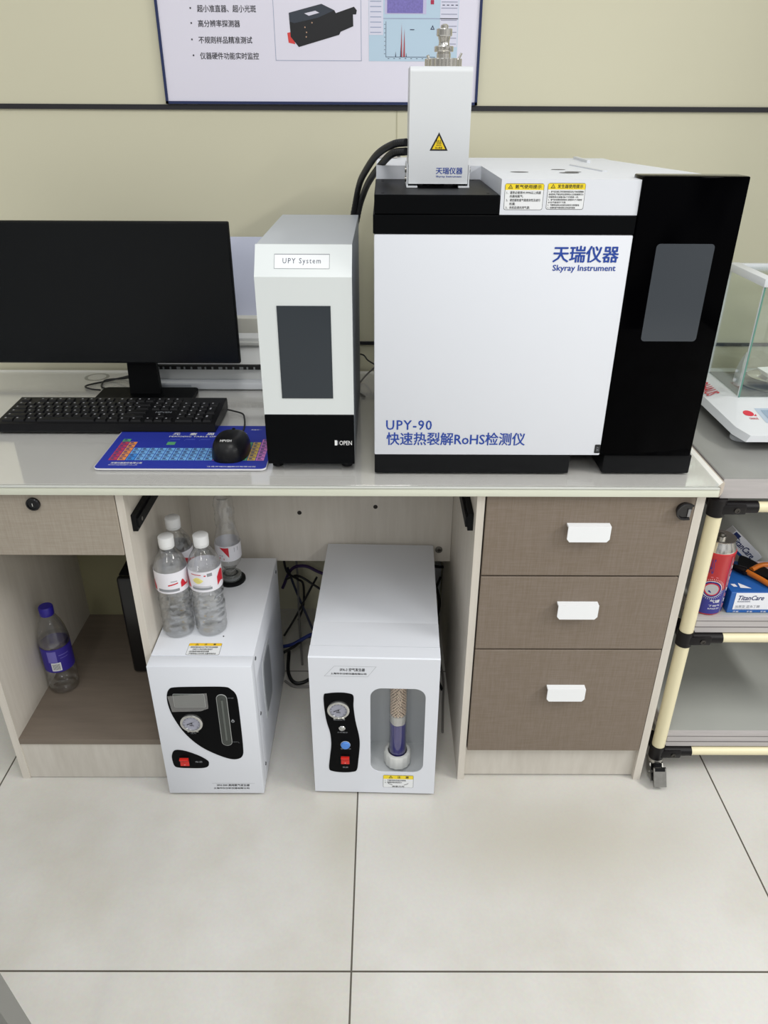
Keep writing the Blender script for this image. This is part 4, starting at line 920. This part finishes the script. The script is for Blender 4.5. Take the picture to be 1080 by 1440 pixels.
for z in (.693, .388, .068):
    for y in (TY, CY1-.03):
        c = B(); c.cyl((TX+.072, y, z), (CX1-.10, y, z), .0105, seg=20); c.build('cross_pipe', cream, t)
    for x in (TX, CX1-.03):
        c = B(); c.cyl((x, TY+.045, z), (x, CY1-.075, z), .0105, seg=20); c.build('side_pipe', cream, t)

# ------------------------------------------------------------------ analytical balance on the cart
ZB = .7524
t = thing('analytical_balance', 'white analytical balance with a glass draft shield on the cart top', 'balance', (.86, .34, ZB))
lo = [(.712, .152), (.985, .152), (1.010, .20), (1.010, .545), (.700, .545), (.698, .185)]
def ringz(pts, z): return [(x, y, z) for x, y in pts]
def loft(mb, rings, mi=0):
    n = len(rings[0]); V = [p for r in rings for p in r]; F = []
    for j in range(len(rings)-1): F += [(j*n+i, j*n+(i+1) % n, (j+1)*n+(i+1) % n, (j+1)*n+i) for i in range(n)]
    F += [tuple(range(n-1, -1, -1)), tuple((len(rings)-1)*n+i for i in range(n))]
    return mb.add(V, F, mi)
b = B()
r0 = [(.722, .168, .767), (.975, .168, .767), (1.0, .21, .767), (1.0, .54, .767), (.712, .54, .767), (.708, .20, .767)]
r1 = [(.708, .148, .7745), (.995, .148, .7745), (1.012, .20, .7745), (1.012, .548, .7765), (.698, .548, .7765), (.697, .185, .7750)]
r2 = [(.716, .150, .7870), (.985, .150, .7870), (1.010, .20, .789), (1.010, .548, .794), (.702, .548, .794), (.703, .190, .789)]
r3 = [(.748, .292, .8040), (.965, .292, .8040), (.972, .30, .8045), (.972, .520, .8045), (.744, .520, .8045), (.744, .302, .8045)]
loft(b, [r0, r1], 1); b.v_off = 0; loft(b, [r1, r2, r3], 0); b.build('balance_base', [mat('balance_grey', '#9ea2a4', .45), mat('balance_under', '#85898b', .5)] and [white2, mat('balance_under', '#8d9193', .5)], t, 25)
for x, y in ((.728, .215), (.98, .215), (.85, .50)):
    q = B(); q.lathe([(.017, ZB+.0003), (.0185, ZB+.002), (.0185, ZB+.009), (.015, ZB+.011), (.008, ZB+.011), (.008, ZB+.016)], (x, y, 0), 28); q.build('levelling_foot', greyw, t)
SX0, SX1, SY0, SY1, SZ0, SZ1 = .757, .962, .318, .492, .8048, 1.050
b = B(); b.box(SX0+.004, SX1-.004, SY0+.004, SY1-.004, .8046, .8062); b.build('chamber_floor', mat('chamber_floor_grey', '#77797a', .25, metal=.5), t, 0)
def pane(name, x0, x1, y0, y1, z0, z1, m=glass):
    q = B(); q.box(x0, x1, y0, y1, z0, z1); q.build(name, m, t, 0)
pane('side_glass', SX0, SX0+.003, SY0+.004, SY1-.004, SZ0+.001, SZ1-.016); pane('side_glass', SX1-.003, SX1, SY0+.004, SY1-.004, SZ0+.001, SZ1-.016)
pane('front_glass', SX0+.004, SX1-.004, SY0, SY0+.003, SZ0+.001, SZ1-.016); pane('rear_glass', SX0+.004, SX1-.004, SY1-.003, SY1, SZ0+.001, SZ1-.016)
for x in (SX0+.0005, SX1-.0030):
    q = B(); q.box(x, x+.0025, SY0-.0005, SY0+.0035, SZ0, SZ1-.014, 0); q.box(x-.0012 if x < .8 else x+.0025, x if x < .8 else x+.0037, SY0+.001, SY0+.004, SZ0, SZ1-.014, 1); q.build('corner_strip', [glassedge, white2], t, 0)
    q = B(); q.box(x-.001, x+.0045, SY1-.0045, SY1+.0008, SZ0, SZ1-.014); q.build('rear_post', greyw, t, 0)
f = B(); zt = SZ1-.016
f.box(SX0-.003, SX0+.020, SY0-.003, SY1+.003, zt, SZ1, bev=.0012); f.box(SX1-.020, SX1+.003, SY0-.003, SY1+.003, zt, SZ1, bev=.0012); f.box(SX0+.02, SX1-.02, SY0-.003, SY0+.012, zt, SZ1-.001, bev=.001); f.box(SX0+.02, SX1-.02, SY1-.012, SY1+.003, zt, SZ1-.001, bev=.001); f.build('top_frame', white2, t)
pane('top_glass', SX0+.02, SX1-.02, SY0+.012, SY1-.012, SZ1-.010, SZ1-.007)
b = B(); b.lathe([(.008, .8062), (.008, .822)], (.857, .400, 0), 20); b.lathe([(.006, .822), (.045, .823), (.047, .8255), (.045, .8265), (.0, .8265)], (.857, .400, 0), 48); b.build('weighing_pan', steel, t)
b = B(); b.prism([(.838, .8110), (.900, .8110), (.900, .8150), (.838, .8150)], .355, .44) if False else b.lathe([(.058, .8063), (.060, .8085), (.056, .8105), (.012, .8105)], (.857, .400, 0), 48); b.build('drip_ring', dsteel, t)
hnd = B()
hnd.prism([(.340, .822), (.358, .820), (.3665, .830), (.3640, .850), (.3530, .875), (.3350, .898), (.3380, .872), (.3365, .848)], .7605, .7690, 'yz'); hnd.cyl((.760, .352, .832), (.7555, .352, .832), .004, seg=10); hnd.cyl((.760, .352, .852), (.7555, .352, .852), .003, seg=10); hnd.build('door_handle', white2, t, 40)
def slope(u, w, o=.0004):  # front panel: w = 0 at the front lip, 1 at the draft shield
    return (u, .150+.142*w-.0*o, .7870+.017*w+o)
d = B(); d.add([slope(*p) for p in ((.768, .36), (.915, .36), (.915, .80), (.768, .80))], [(0, 1, 2, 3)], 0); d.add([slope(*p, .0008) for p in ((.778, .42), (.905, .42), (.905, .74), (.778, .74))], [(0, 1, 2, 3)], 1)
d.build('balance_display', [mat('display_frame', '#aebccc', .3), mat('display_lcd', '#8fa3b8', .2)], t, 0)
d = B()
for i in range(5): d.add([slope(.795+.027*i+.009*math.cos(k*PI/10), .20+.07*math.sin(k*PI/10), .0005) for k in range(20)], [tuple(range(20))], 0); d.add([slope(.795+.027*i+.0078*math.cos(k*PI/10), .20+.06*math.sin(k*PI/10), .0007) for k in range(20)], [tuple(range(20))], 1)
d.build('keypad', [inkg, white2], t, 0)
d = B(); d.add([slope(*p) for p in smooth2([(.7370, .64), (.7400, .70), (.7460, .73), (.7530, .72), (.7580, .66), (.7560, .59), (.7500, .56), (.7430, .57), (.7390, .59)], 3)], [tuple(range(27))], 0); d.add([slope(*p) for p in ((.7545, .565), (.7615, .625), (.7605, .56))], [(0, 1, 2)], 0); d.text('OHAUS', .7415, .7590, .46, .515, 0, mi=0, bold=.02, mp=lambda u, w: slope(u, w)); d.build('brand_mark', mat('brand_red', '#c8283c', .5), t, 0)
# lettering on the sloping left flank (between r2 and r3)
A_, B_ = Vector((.7025, .470, .7925)), Vector((.7030, .345, .7915)); C_ = Vector((.744, .470, .8045))
nn = (B_-A_).cross(C_-A_).normalized(); nn = nn if nn.x < 0 or nn.z > 0 else -nn
d = B(); d.text('OHAUS', 0, 1, 0, 1, 0, bold=.02, mp=lambda u, w: tuple(A_+(B_-A_)*(.34+.60*u)+(C_-A_)*(.12+.62*w)+Vector((-.0010, 0, .0022)))); d.build('flank_lettering', MATS['brand_red'], t, 0)
q = B(); q.box(.62, .70, .58, .60, .753, .762)
w_ = B(); rw = [(.836, .372), (.876, .380), (.872, .425), (.832, .416)]
cxx = sum(p[0] for p in rw)/4; cyy = sum(p[1] for p in rw)/4
inn_ = [(cxx+(x-cxx)*.55, cyy+(y-cyy)*.55) for x, y in rw]
V = [(x, y, .8268) for x, y in inn_]+[(x, y, .8395) for x, y in rw]+[(cxx+(x-cxx)*.95, cyy+(y-cyy)*.95, .8395) for x, y in rw]+[(cxx+(x-cxx)*.5, cyy+(y-cyy)*.5, .8278) for x, y in rw]
F = [(3, 2, 1, 0)]+[(i, (i+1) % 4, 4+(i+1) % 4, 4+i) for i in range(4)]+[(4+i, 4+(i+1) % 4, 8+(i+1) % 4, 8+i) for i in range(4)]+[(8+i, 8+(i+1) % 4, 12+(i+1) % 4, 12+i) for i in range(4)]+[(12, 13, 14, 15)]
tag(w_.add(V, F).build('weighing_boat', mat('boat_white', '#eeeeec', .5), None, 0), 'small white weighing boat on the steel pan inside the balance', 'weighing boat')

# ------------------------------------------------------------------ things on the cart's middle shelf
ZS = .4418
t = thing('gas_canister', 'red and blue gas canister with a silver top on the middle cart shelf', 'gas canister', (.666, .0685, ZS+.0002), R_(-24))
r = .0330
c = B(); c.lathe([(r-.002, 0), (r, .003), (r, .1380), (r+.0008, .1395), (r+.0008, .1430), (r-.001, .1445)], seg=56); 
c.f = c.f; c = c.build('can_body', mat('can_red', '#b81d25', .3, spec=.5), t, 50, local=True)
p = B(); p.lathe([(r+.0003, .004), (r+.0003, .060)], seg=56); p.f = p.f[:56]; p.m = p.m[:56]
def cw_(a, z, rr=r+.0006): return (rr*math.sin(R_(a)), -rr*math.cos(R_(a)), z)
def disc(a, z, rad, mi, rr): p.add([cw_(a+math.degrees(rad*math.cos(k*PI/14)/r), z+rad*math.sin(k*PI/14), rr) for k in range(28)], [tuple(range(28))], mi)
disc(8, .063, .0195, 1, r+.0007); disc(8, .063, .0180, 0, r+.0009); disc(8, .063, .0150, 2, r+.0011); disc(8, .063, .0125, 3, r+.0013)
for k in range(40):
    a = 2*PI*k/40; 
    p.add([cw_(8+math.degrees((rr_*math.cos(a+da))/r), .063+rr_*math.sin(a+da), r+.0005) for rr_, da in ((.021, -.012), (.0245, -.012), (.0245, .012), (.021, .012))], [(0, 1, 2, 3)], 1)
for zz, tx, h_ in ((.031, '气罐', .0075), (.022, '丁烷气', .0042), (.0155, 'BUTANE GAS', .003)): p.text(tx, 10, 45 if h_ > .005 else 50, zz, zz+h_, 0, mi=1, bold=.01, mp=lambda u, w: cw_(u, w))
p.add([cw_(58, .004), cw_(61, .004), cw_(61, .136), cw_(58, .136)], [(0, 1, 2, 3)], 3)
for k in range(9): p.add([cw_(66+3*(k % 2), .015+.013*k), cw_(72, .015+.013*k), cw_(74-2*(k % 3), .024+.013*k), cw_(66, .024+.013*k)], [(0, 1, 2, 3)], 1 if k % 2 else 4)
p.add([cw_(-4, .090), cw_(20, .090), cw_(20, .0912), cw_(-4, .0912)], [(0, 1, 2, 3)], 4)
p.text('GAS', -22, 0, .098, .132, 0, mi=0, mp=lambda u, w: cw_(u, w))
p.build('printed_label', [mat('can_blue', '#23237f', .3), inkw, red, mat('can_silver', '#b9b9bd', .3, metal=.6), mat('can_pink', '#d98a96', .4)], c, 50, local=True)
c = B(); c.lathe([(r-.0005, .1440), (r-.001, .1470), (r-.004, .1550), (r-.0065, .1610), (r-.0075, .1640), (r-.0050, .1650), (r-.0045, .1665), (r-.007, .1672), (r-.012, .1655), (.010, .1650)], seg=48); c = c.build('shoulder', steel, t, 50, local=True)
q = B(); q.lathe([(.010, .1645), (.0095, .1690), (.005, .1700), (.0045, .1740), (.0025, .1745)], seg=24); q.build('valve', dsteel, c, local=True)
bxw = mat('box_white', '#e2e4ea', .5); bxb = mat('box_blue', '#1d5aa5', .45); bxd = mat('box_dark_blue', '#164a94', .45)
t = thing('glove_box', 'blue and white glove box lying flat in front on the middle cart shelf', 'glove box', (.80, .13, ZS))
GX0, GX1, GY0, GY1, GZ0, GZ1 = .7030, .9210, .045, .163, ZS+.0002, ZS+.0502
c = B(); c.box(GX0, GX1, GY0, GY1, GZ0, GZ1, bev=.0008, seg=1); c.build('carton', bxb, t, 0)
d = B(); y = GY0-.0004
d.rect(GX0+.010, GX1-.002, GZ0+.0085, GZ1-.001, y, mi=0); d.text('TitanCare', GX0+.0165, GX0+.0680, GZ0+.0315, GZ0+.0425, y-.0002, mi=1, bold=.03, shear=.25); d.text('G3004005', GX0+.0160, GX0+.0420, GZ0+.0265, GZ0+.0295, y-.0002, mi=1, bold=.01)
d.text('加厚型 蓝色丁腈', GX0+.0140, GX0+.0640, GZ0+.0125, GZ0+.0190, y-.0002, mi=2); d.rect(GX0+.014, GX0+.045, GZ0+.0100, GZ0+.0106, y-.0002, mi=2)
for k in range(4): d.text('手套', GX0+.012+.028*k, GX0+.024+.028*k, GZ0+.0015, GZ0+.0055, y-.0002, mi=0)
zt_ = GZ1+.0004
d.flat([(GX0+.012, GY0+.020), (GX0+.020, GY0+.020), (GX0+.018, GY0+.030), (GX0+.009, GY0+.030)], zt_, 'xy', 0); d.flat([(GX0+.024, GY0+.016), (GX0+.046, GY0+.014), (GX0+.026, GY0+.034)], zt_, 'xy', 0)
d.flat([(GX0+.075, GY0+.045), (GX1-.002, GY0+.030), (GX1-.002, GY1-.002), (GX0+.060, GY1-.002)], zt_, 'xy', 3); d.flat(smooth2([(GX0+.07, GY0+.085), (GX0+.085, GY0+.080), (GX0+.092, GY0+.09), (GX0+.085, GY0+.104), (GX0+.07, GY0+.102)], 3), zt_+.0003, 'xy', 4)
d.build('carton_print', [bxw, mat('print_navy', '#17295f', .5), mat('print_grey', '#70757e', .5), mat('print_pink', '#e3cfd0', .5), mat('print_teal', '#4f97ab', .5)], t, 0)
t = thing('glove_box', 'white and blue glove box leaning tilted behind the flat one on the cart', 'glove box', (.80, .25, ZS))
M2 = Matrix.Translation((.773, .215, .5375)) @ Matrix.Rotation(R_(43), 4, 'Y')
c = B(); c.box(0, .100, 0, .024, -.034, 0, bev=.0008, seg=1); c.xf(M2); lowz = min(v[2] for v in c.v); c.build('carton', bxw, t, 0)
d = B(); d.rect(.002, .020, -.010, -.002, -.0004, mi=0); d.text('TitanCare', .012, .084, -.022, -.008, -.0004, mi=0, bold=.03, shear=.2); d.rect(0, .100, -.034, -.0285, -.0003, mi=1); d.xf(M2); d.build('carton_print', [MATS['print_navy'], bxd], t, 0)
t = thing('pliers', 'pliers with orange handles and a black head lying on the flat glove box', 'pliers', (.78, .12, GZ1))
zz = GZ1+.0065
def blade(pts, rs, nm, m, tx=10):
    c = B(); c.tube(curve([(x, y_-.026, z_) for x, y_, z_ in pts], 8), rs, tx); return c.build(nm, m, t)
org = mat('handle_orange', '#c26a1c', .4)
blade([(.758, .134, zz+.002), (.775, .108, zz+.001), (.790, .084, zz), (.815, .072, zz), (.860, .066, zz)], .0058, 'handle', org); blade([(.770, .140, zz+.003), (.800, .158, zz+.003), (.835, .160, zz+.002), (.880, .150, zz)], .0055, 'handle', org)
c = B(); c.lathe([(.0, .0), (.010, .0005), (.011, .004), (.010, .0075), (.0, .008)], (.757, .112, zz-.003), 24); c.build('pivot', jointm, t)
c = B(); c.tube(curve([(.757, .112, zz+.001), (.742, .124, zz+.002), (.728, .140, zz+.001)], 6), [.009-.0004*i for i in range(13)], 12); c.build('jaw', jointm, t)
c = B(); hp = smooth2([(a_, b2-.026) for a_, b2 in [(.752, .150), (.765, .190), (.778, .196), (.800, .160), (.812, .128), (.806, .112), (.792, .112), (.775, .130)]], 4)
c.prism(hp, zz-.004, zz+.002, 'xy'); c.build('sheath', blackm, t, 0)

# ------------------------------------------------------------------ poster on the wall
t = thing('wall_poster', 'white poster in a thin blue frame with a black device picture and a spectrum screenshot', 'poster', (-.133, .658, 1.347))
QX0, QX1, QZ0, QZ1 = -.4705, .2045, 1.3475, 2.25
c = B(); c.box(QX0, QX0+.0055, .655, .6646, QZ0, QZ1); c.box(QX1-.0055, QX1, .655, .6646, QZ0, QZ1); c.box(QX0, QX1, .655, .6646, QZ0, QZ0+.0055); c.box(QX0, QX1, .655, .6646, QZ1-.0055, QZ1); c.build('frame', mat('frame_blue', '#1d2b57', .35), t, 0)
c = B(); c.box(QX0+.005, QX1-.005, .658, .6642, QZ0+.005, QZ1-.005); c.build('sheet', mat('poster_paper', '#e6e3f0', .25, spec=.5), t, 0)
y = .6577
c = B()
for tx, x0_, x1_, z_ in (('超小准直器、超小光斑', -.384, -.263, 1.5145), ('高分辨率探测器', -.385, -.298, 1.4885), ('不规则样品精准测试', -.387, -.275, 1.4595), ('仪器硬件功能实时监控', -.387, -.263, 1.4310)):
    c.text(tx, x0_, x1_, z_, z_+.0125, y, bold=.018); c.rect(x0_-.0155, x0_-.0125, z_+.0055, z_+.0085, y)
c.build('bullet_lettering', mat('poster_ink', '#34343c', .5), t, 0)
c = B(); bx = (-.2275, -.0455, 1.4290, 1.60)
for a in ((bx[0], bx[1], bx[2], bx[2]+.001), (bx[0], bx[0]+.001, bx[2], bx[3]), (bx[1]-.001, bx[1], bx[2], bx[3]), (bx[0], bx[1], bx[3]-.001, bx[3])): c.rect(*a, y, mi=0)
c.flat([(-.2005, 1.4790), (-.1870, 1.4815), (-.1850, 1.4590), (-.1985, 1.4615)], y, mi=1)
body = [(-.1954, 1.5141), (-.1274, 1.5298), (-.1010, 1.5190), (-.0980, 1.5140), (-.0604, 1.5252), (-.0546, 1.519), (-.0560, 1.5120), (-.0627, 1.5119), (-.0622, 1.4913), (-.0887, 1.4815), (-.0920, 1.4760), (-.1773, 1.4539), (-.1935, 1.472)]
c.flat(body, y-.0002, mi=2); c.flat([(-.1954, 1.5141), (-.1274, 1.5298), (-.1010, 1.5190), (-.1350, 1.5060), (-.1850, 1.4960), (-.1945, 1.4990)], y-.0004, mi=3); c.flat([(-.1670, 1.5125), (-.1405, 1.5179), (-.1322, 1.5144), (-.1560, 1.5085)], y-.0006, mi=4)
c.flat([(-.1670, 1.5125), (-.1640, 1.5135), (-.1540, 1.5090), (-.1560, 1.5085)], y-.0007, mi=3)
for px, pz in ((-.163, 1.489), (-.161, 1.472), (-.148, 1.497), (-.160, 1.480)): c.flat(ring2((px, pz), .0014, 8), y-.0008, mi=5)
c.build('device_picture', [mat('poster_line', '#9aa3bd', .5), mat('poster_red', '#d9423f', .5), mat('poster_black', '#141519', .4), mat('poster_slate', '#333a45', .4), mat('poster_paper2', '#dcd9e6', .4), mat('poster_spark', '#c09a80', .4)], t, 0)
c = B(); c.rect(-.0300, .1560, 1.4290, 1.62, y, mi=0); c.rect(-.0285, -.0005, 1.4300, 1.49, y-.0002, mi=1) if False else None
c.rect(-.0295, .0, 1.476, 1.62, y-.0002, mi=1); c.rect(.0, .1555, 1.5045, 1.506, y-.0002, mi=2)
c.rect(.003, .089, 1.5130, 1.62, y-.0002, mi=3); c.rect(.008, .082, 1.5145, 1.61, y-.0004, mi=4)
c.rect(.118, .155, 1.455, 1.62, y-.0002, mi=1)
for k in range(9): c.rect(.120, .153, 1.460+.0105*k, 1.4612+.0105*k, y-.0004, mi=5); c.rect(-.027, -.004, 1.480+.009*k, 1.4815+.009*k, y-.0004, mi=2)
for k in range(4): c.rect(.122+.009*k, .127+.009*k, 1.528, 1.5295, y-.0005, mi=6)
c.rect(.0055, .110, 1.4365, 1.4373, y-.0004, mi=6); c.rect(.0055, .0063, 1.4365, 1.500, y-.0004, mi=6)
c.flat([(.0370, 1.4370), (.0385, 1.4970), (.0405, 1.4370)], y-.0006, mi=7); c.flat([(.0425, 1.4370), (.0445, 1.4880), (.0465, 1.4370)], y-.0006, mi=7); c.flat([(.0255, 1.4370), (.0265, 1.4475), (.0275, 1.4370)], y-.0006, mi=6); c.flat([(.0480, 1.4370), (.0490, 1.4450), (.0500, 1.4370)], y-.0006, mi=6); c.flat([(.0360, 1.437), (.0375, 1.46), (.0385, 1.437)], y-.0007, mi=6)
for k in range(8): c.rect(.002, .0045, 1.442+.0075*k, 1.4428+.0075*k, y-.0004, mi=6); c.rect(.010+.012*k, .013+.012*k, 1.4335, 1.4345, y-.0004, mi=6)
c.flat([(.0985, 1.4860), (.1075, 1.4860), (.1030, 1.4940)], y-.0004, mi=6); c.flat([(.1010, 1.4875), (.1050, 1.4875), (.1030, 1.4905)], y-.0005, mi=0)
c.rect(.0560, .0650, 1.4850, 1.4865, y-.0005, mi=6)
c.flat([(.098, 1.5440), (.098, 1.5530), (.1055, 1.5485)], y-.0004, mi=8); c.rect(.0975, .1045, 1.5300, 1.5375, y-.0004, mi=9)
c.build('spectrum_screenshot', [mat('shot_blue', '#bcd3e4', .5), mat('shot_pale', '#dcdcec', .5), mat('shot_line', '#9fa9c4', .5), mat('shot_frame', '#c6c2e0', .5), mat('shot_violet', '#7d74b8', .6, noise=.35, nscale=260), mat('shot_row', '#8f93aa', .5), mat('shot_ink', '#38405c', .5), mat('shot_red', '#b04a50', .5), mat('shot_green', '#1f6f5a', .5), mat('shot_crimson', '#b02a4c', .5)], t, 0)

# ------------------------------------------------------------------ stool whose leg shows at the lower left
t = thing('lab_stool', 'grey square-tube metal leg of a stool at the lower left edge', 'stool', (-.605, -.756, 0))
gm = mat('stool_grey', '#80807c', .45)
def leg(a, b_):
    c = B(); d = (b_-a).normalized(); u = d.cross(Vector((0, 1, 0))).normalized(); w = d.cross(u).normalized(); h = .014
    V = [tuple(p+u*sx*h+w*sy*h) for p in (a, b_) for sx, sy in ((-1, -1), (1, -1), (1, 1), (-1, 1))]
    V = [(x, y, max(z, .0)) for x, y, z in V]
    c.add(V, [(3, 2, 1, 0), (4, 5, 6, 7)]+[(i, (i+1) % 4, 4+(i+1) % 4, 4+i) for i in range(4)]); c.build('leg', gm, t, 0)
for x0_, y0_, x1_, y1_ in ((-.495, -.682, -.479, -.630), (-.715, -.682, -.731, -.630), (-.715, -.83, -.731, -.882), (-.495, -.83, -.479, -.882)): leg(Vector((x0_, y0_, .60)), Vector((x1_, y1_, 0)))
c = B(); c.lathe([(.0, .60), (.15, .60), (.155, .605), (.155, .63), (.145, .64), (.0, .64)], (-.605, -.756, 0), 40); c.build('seat', gm, t)
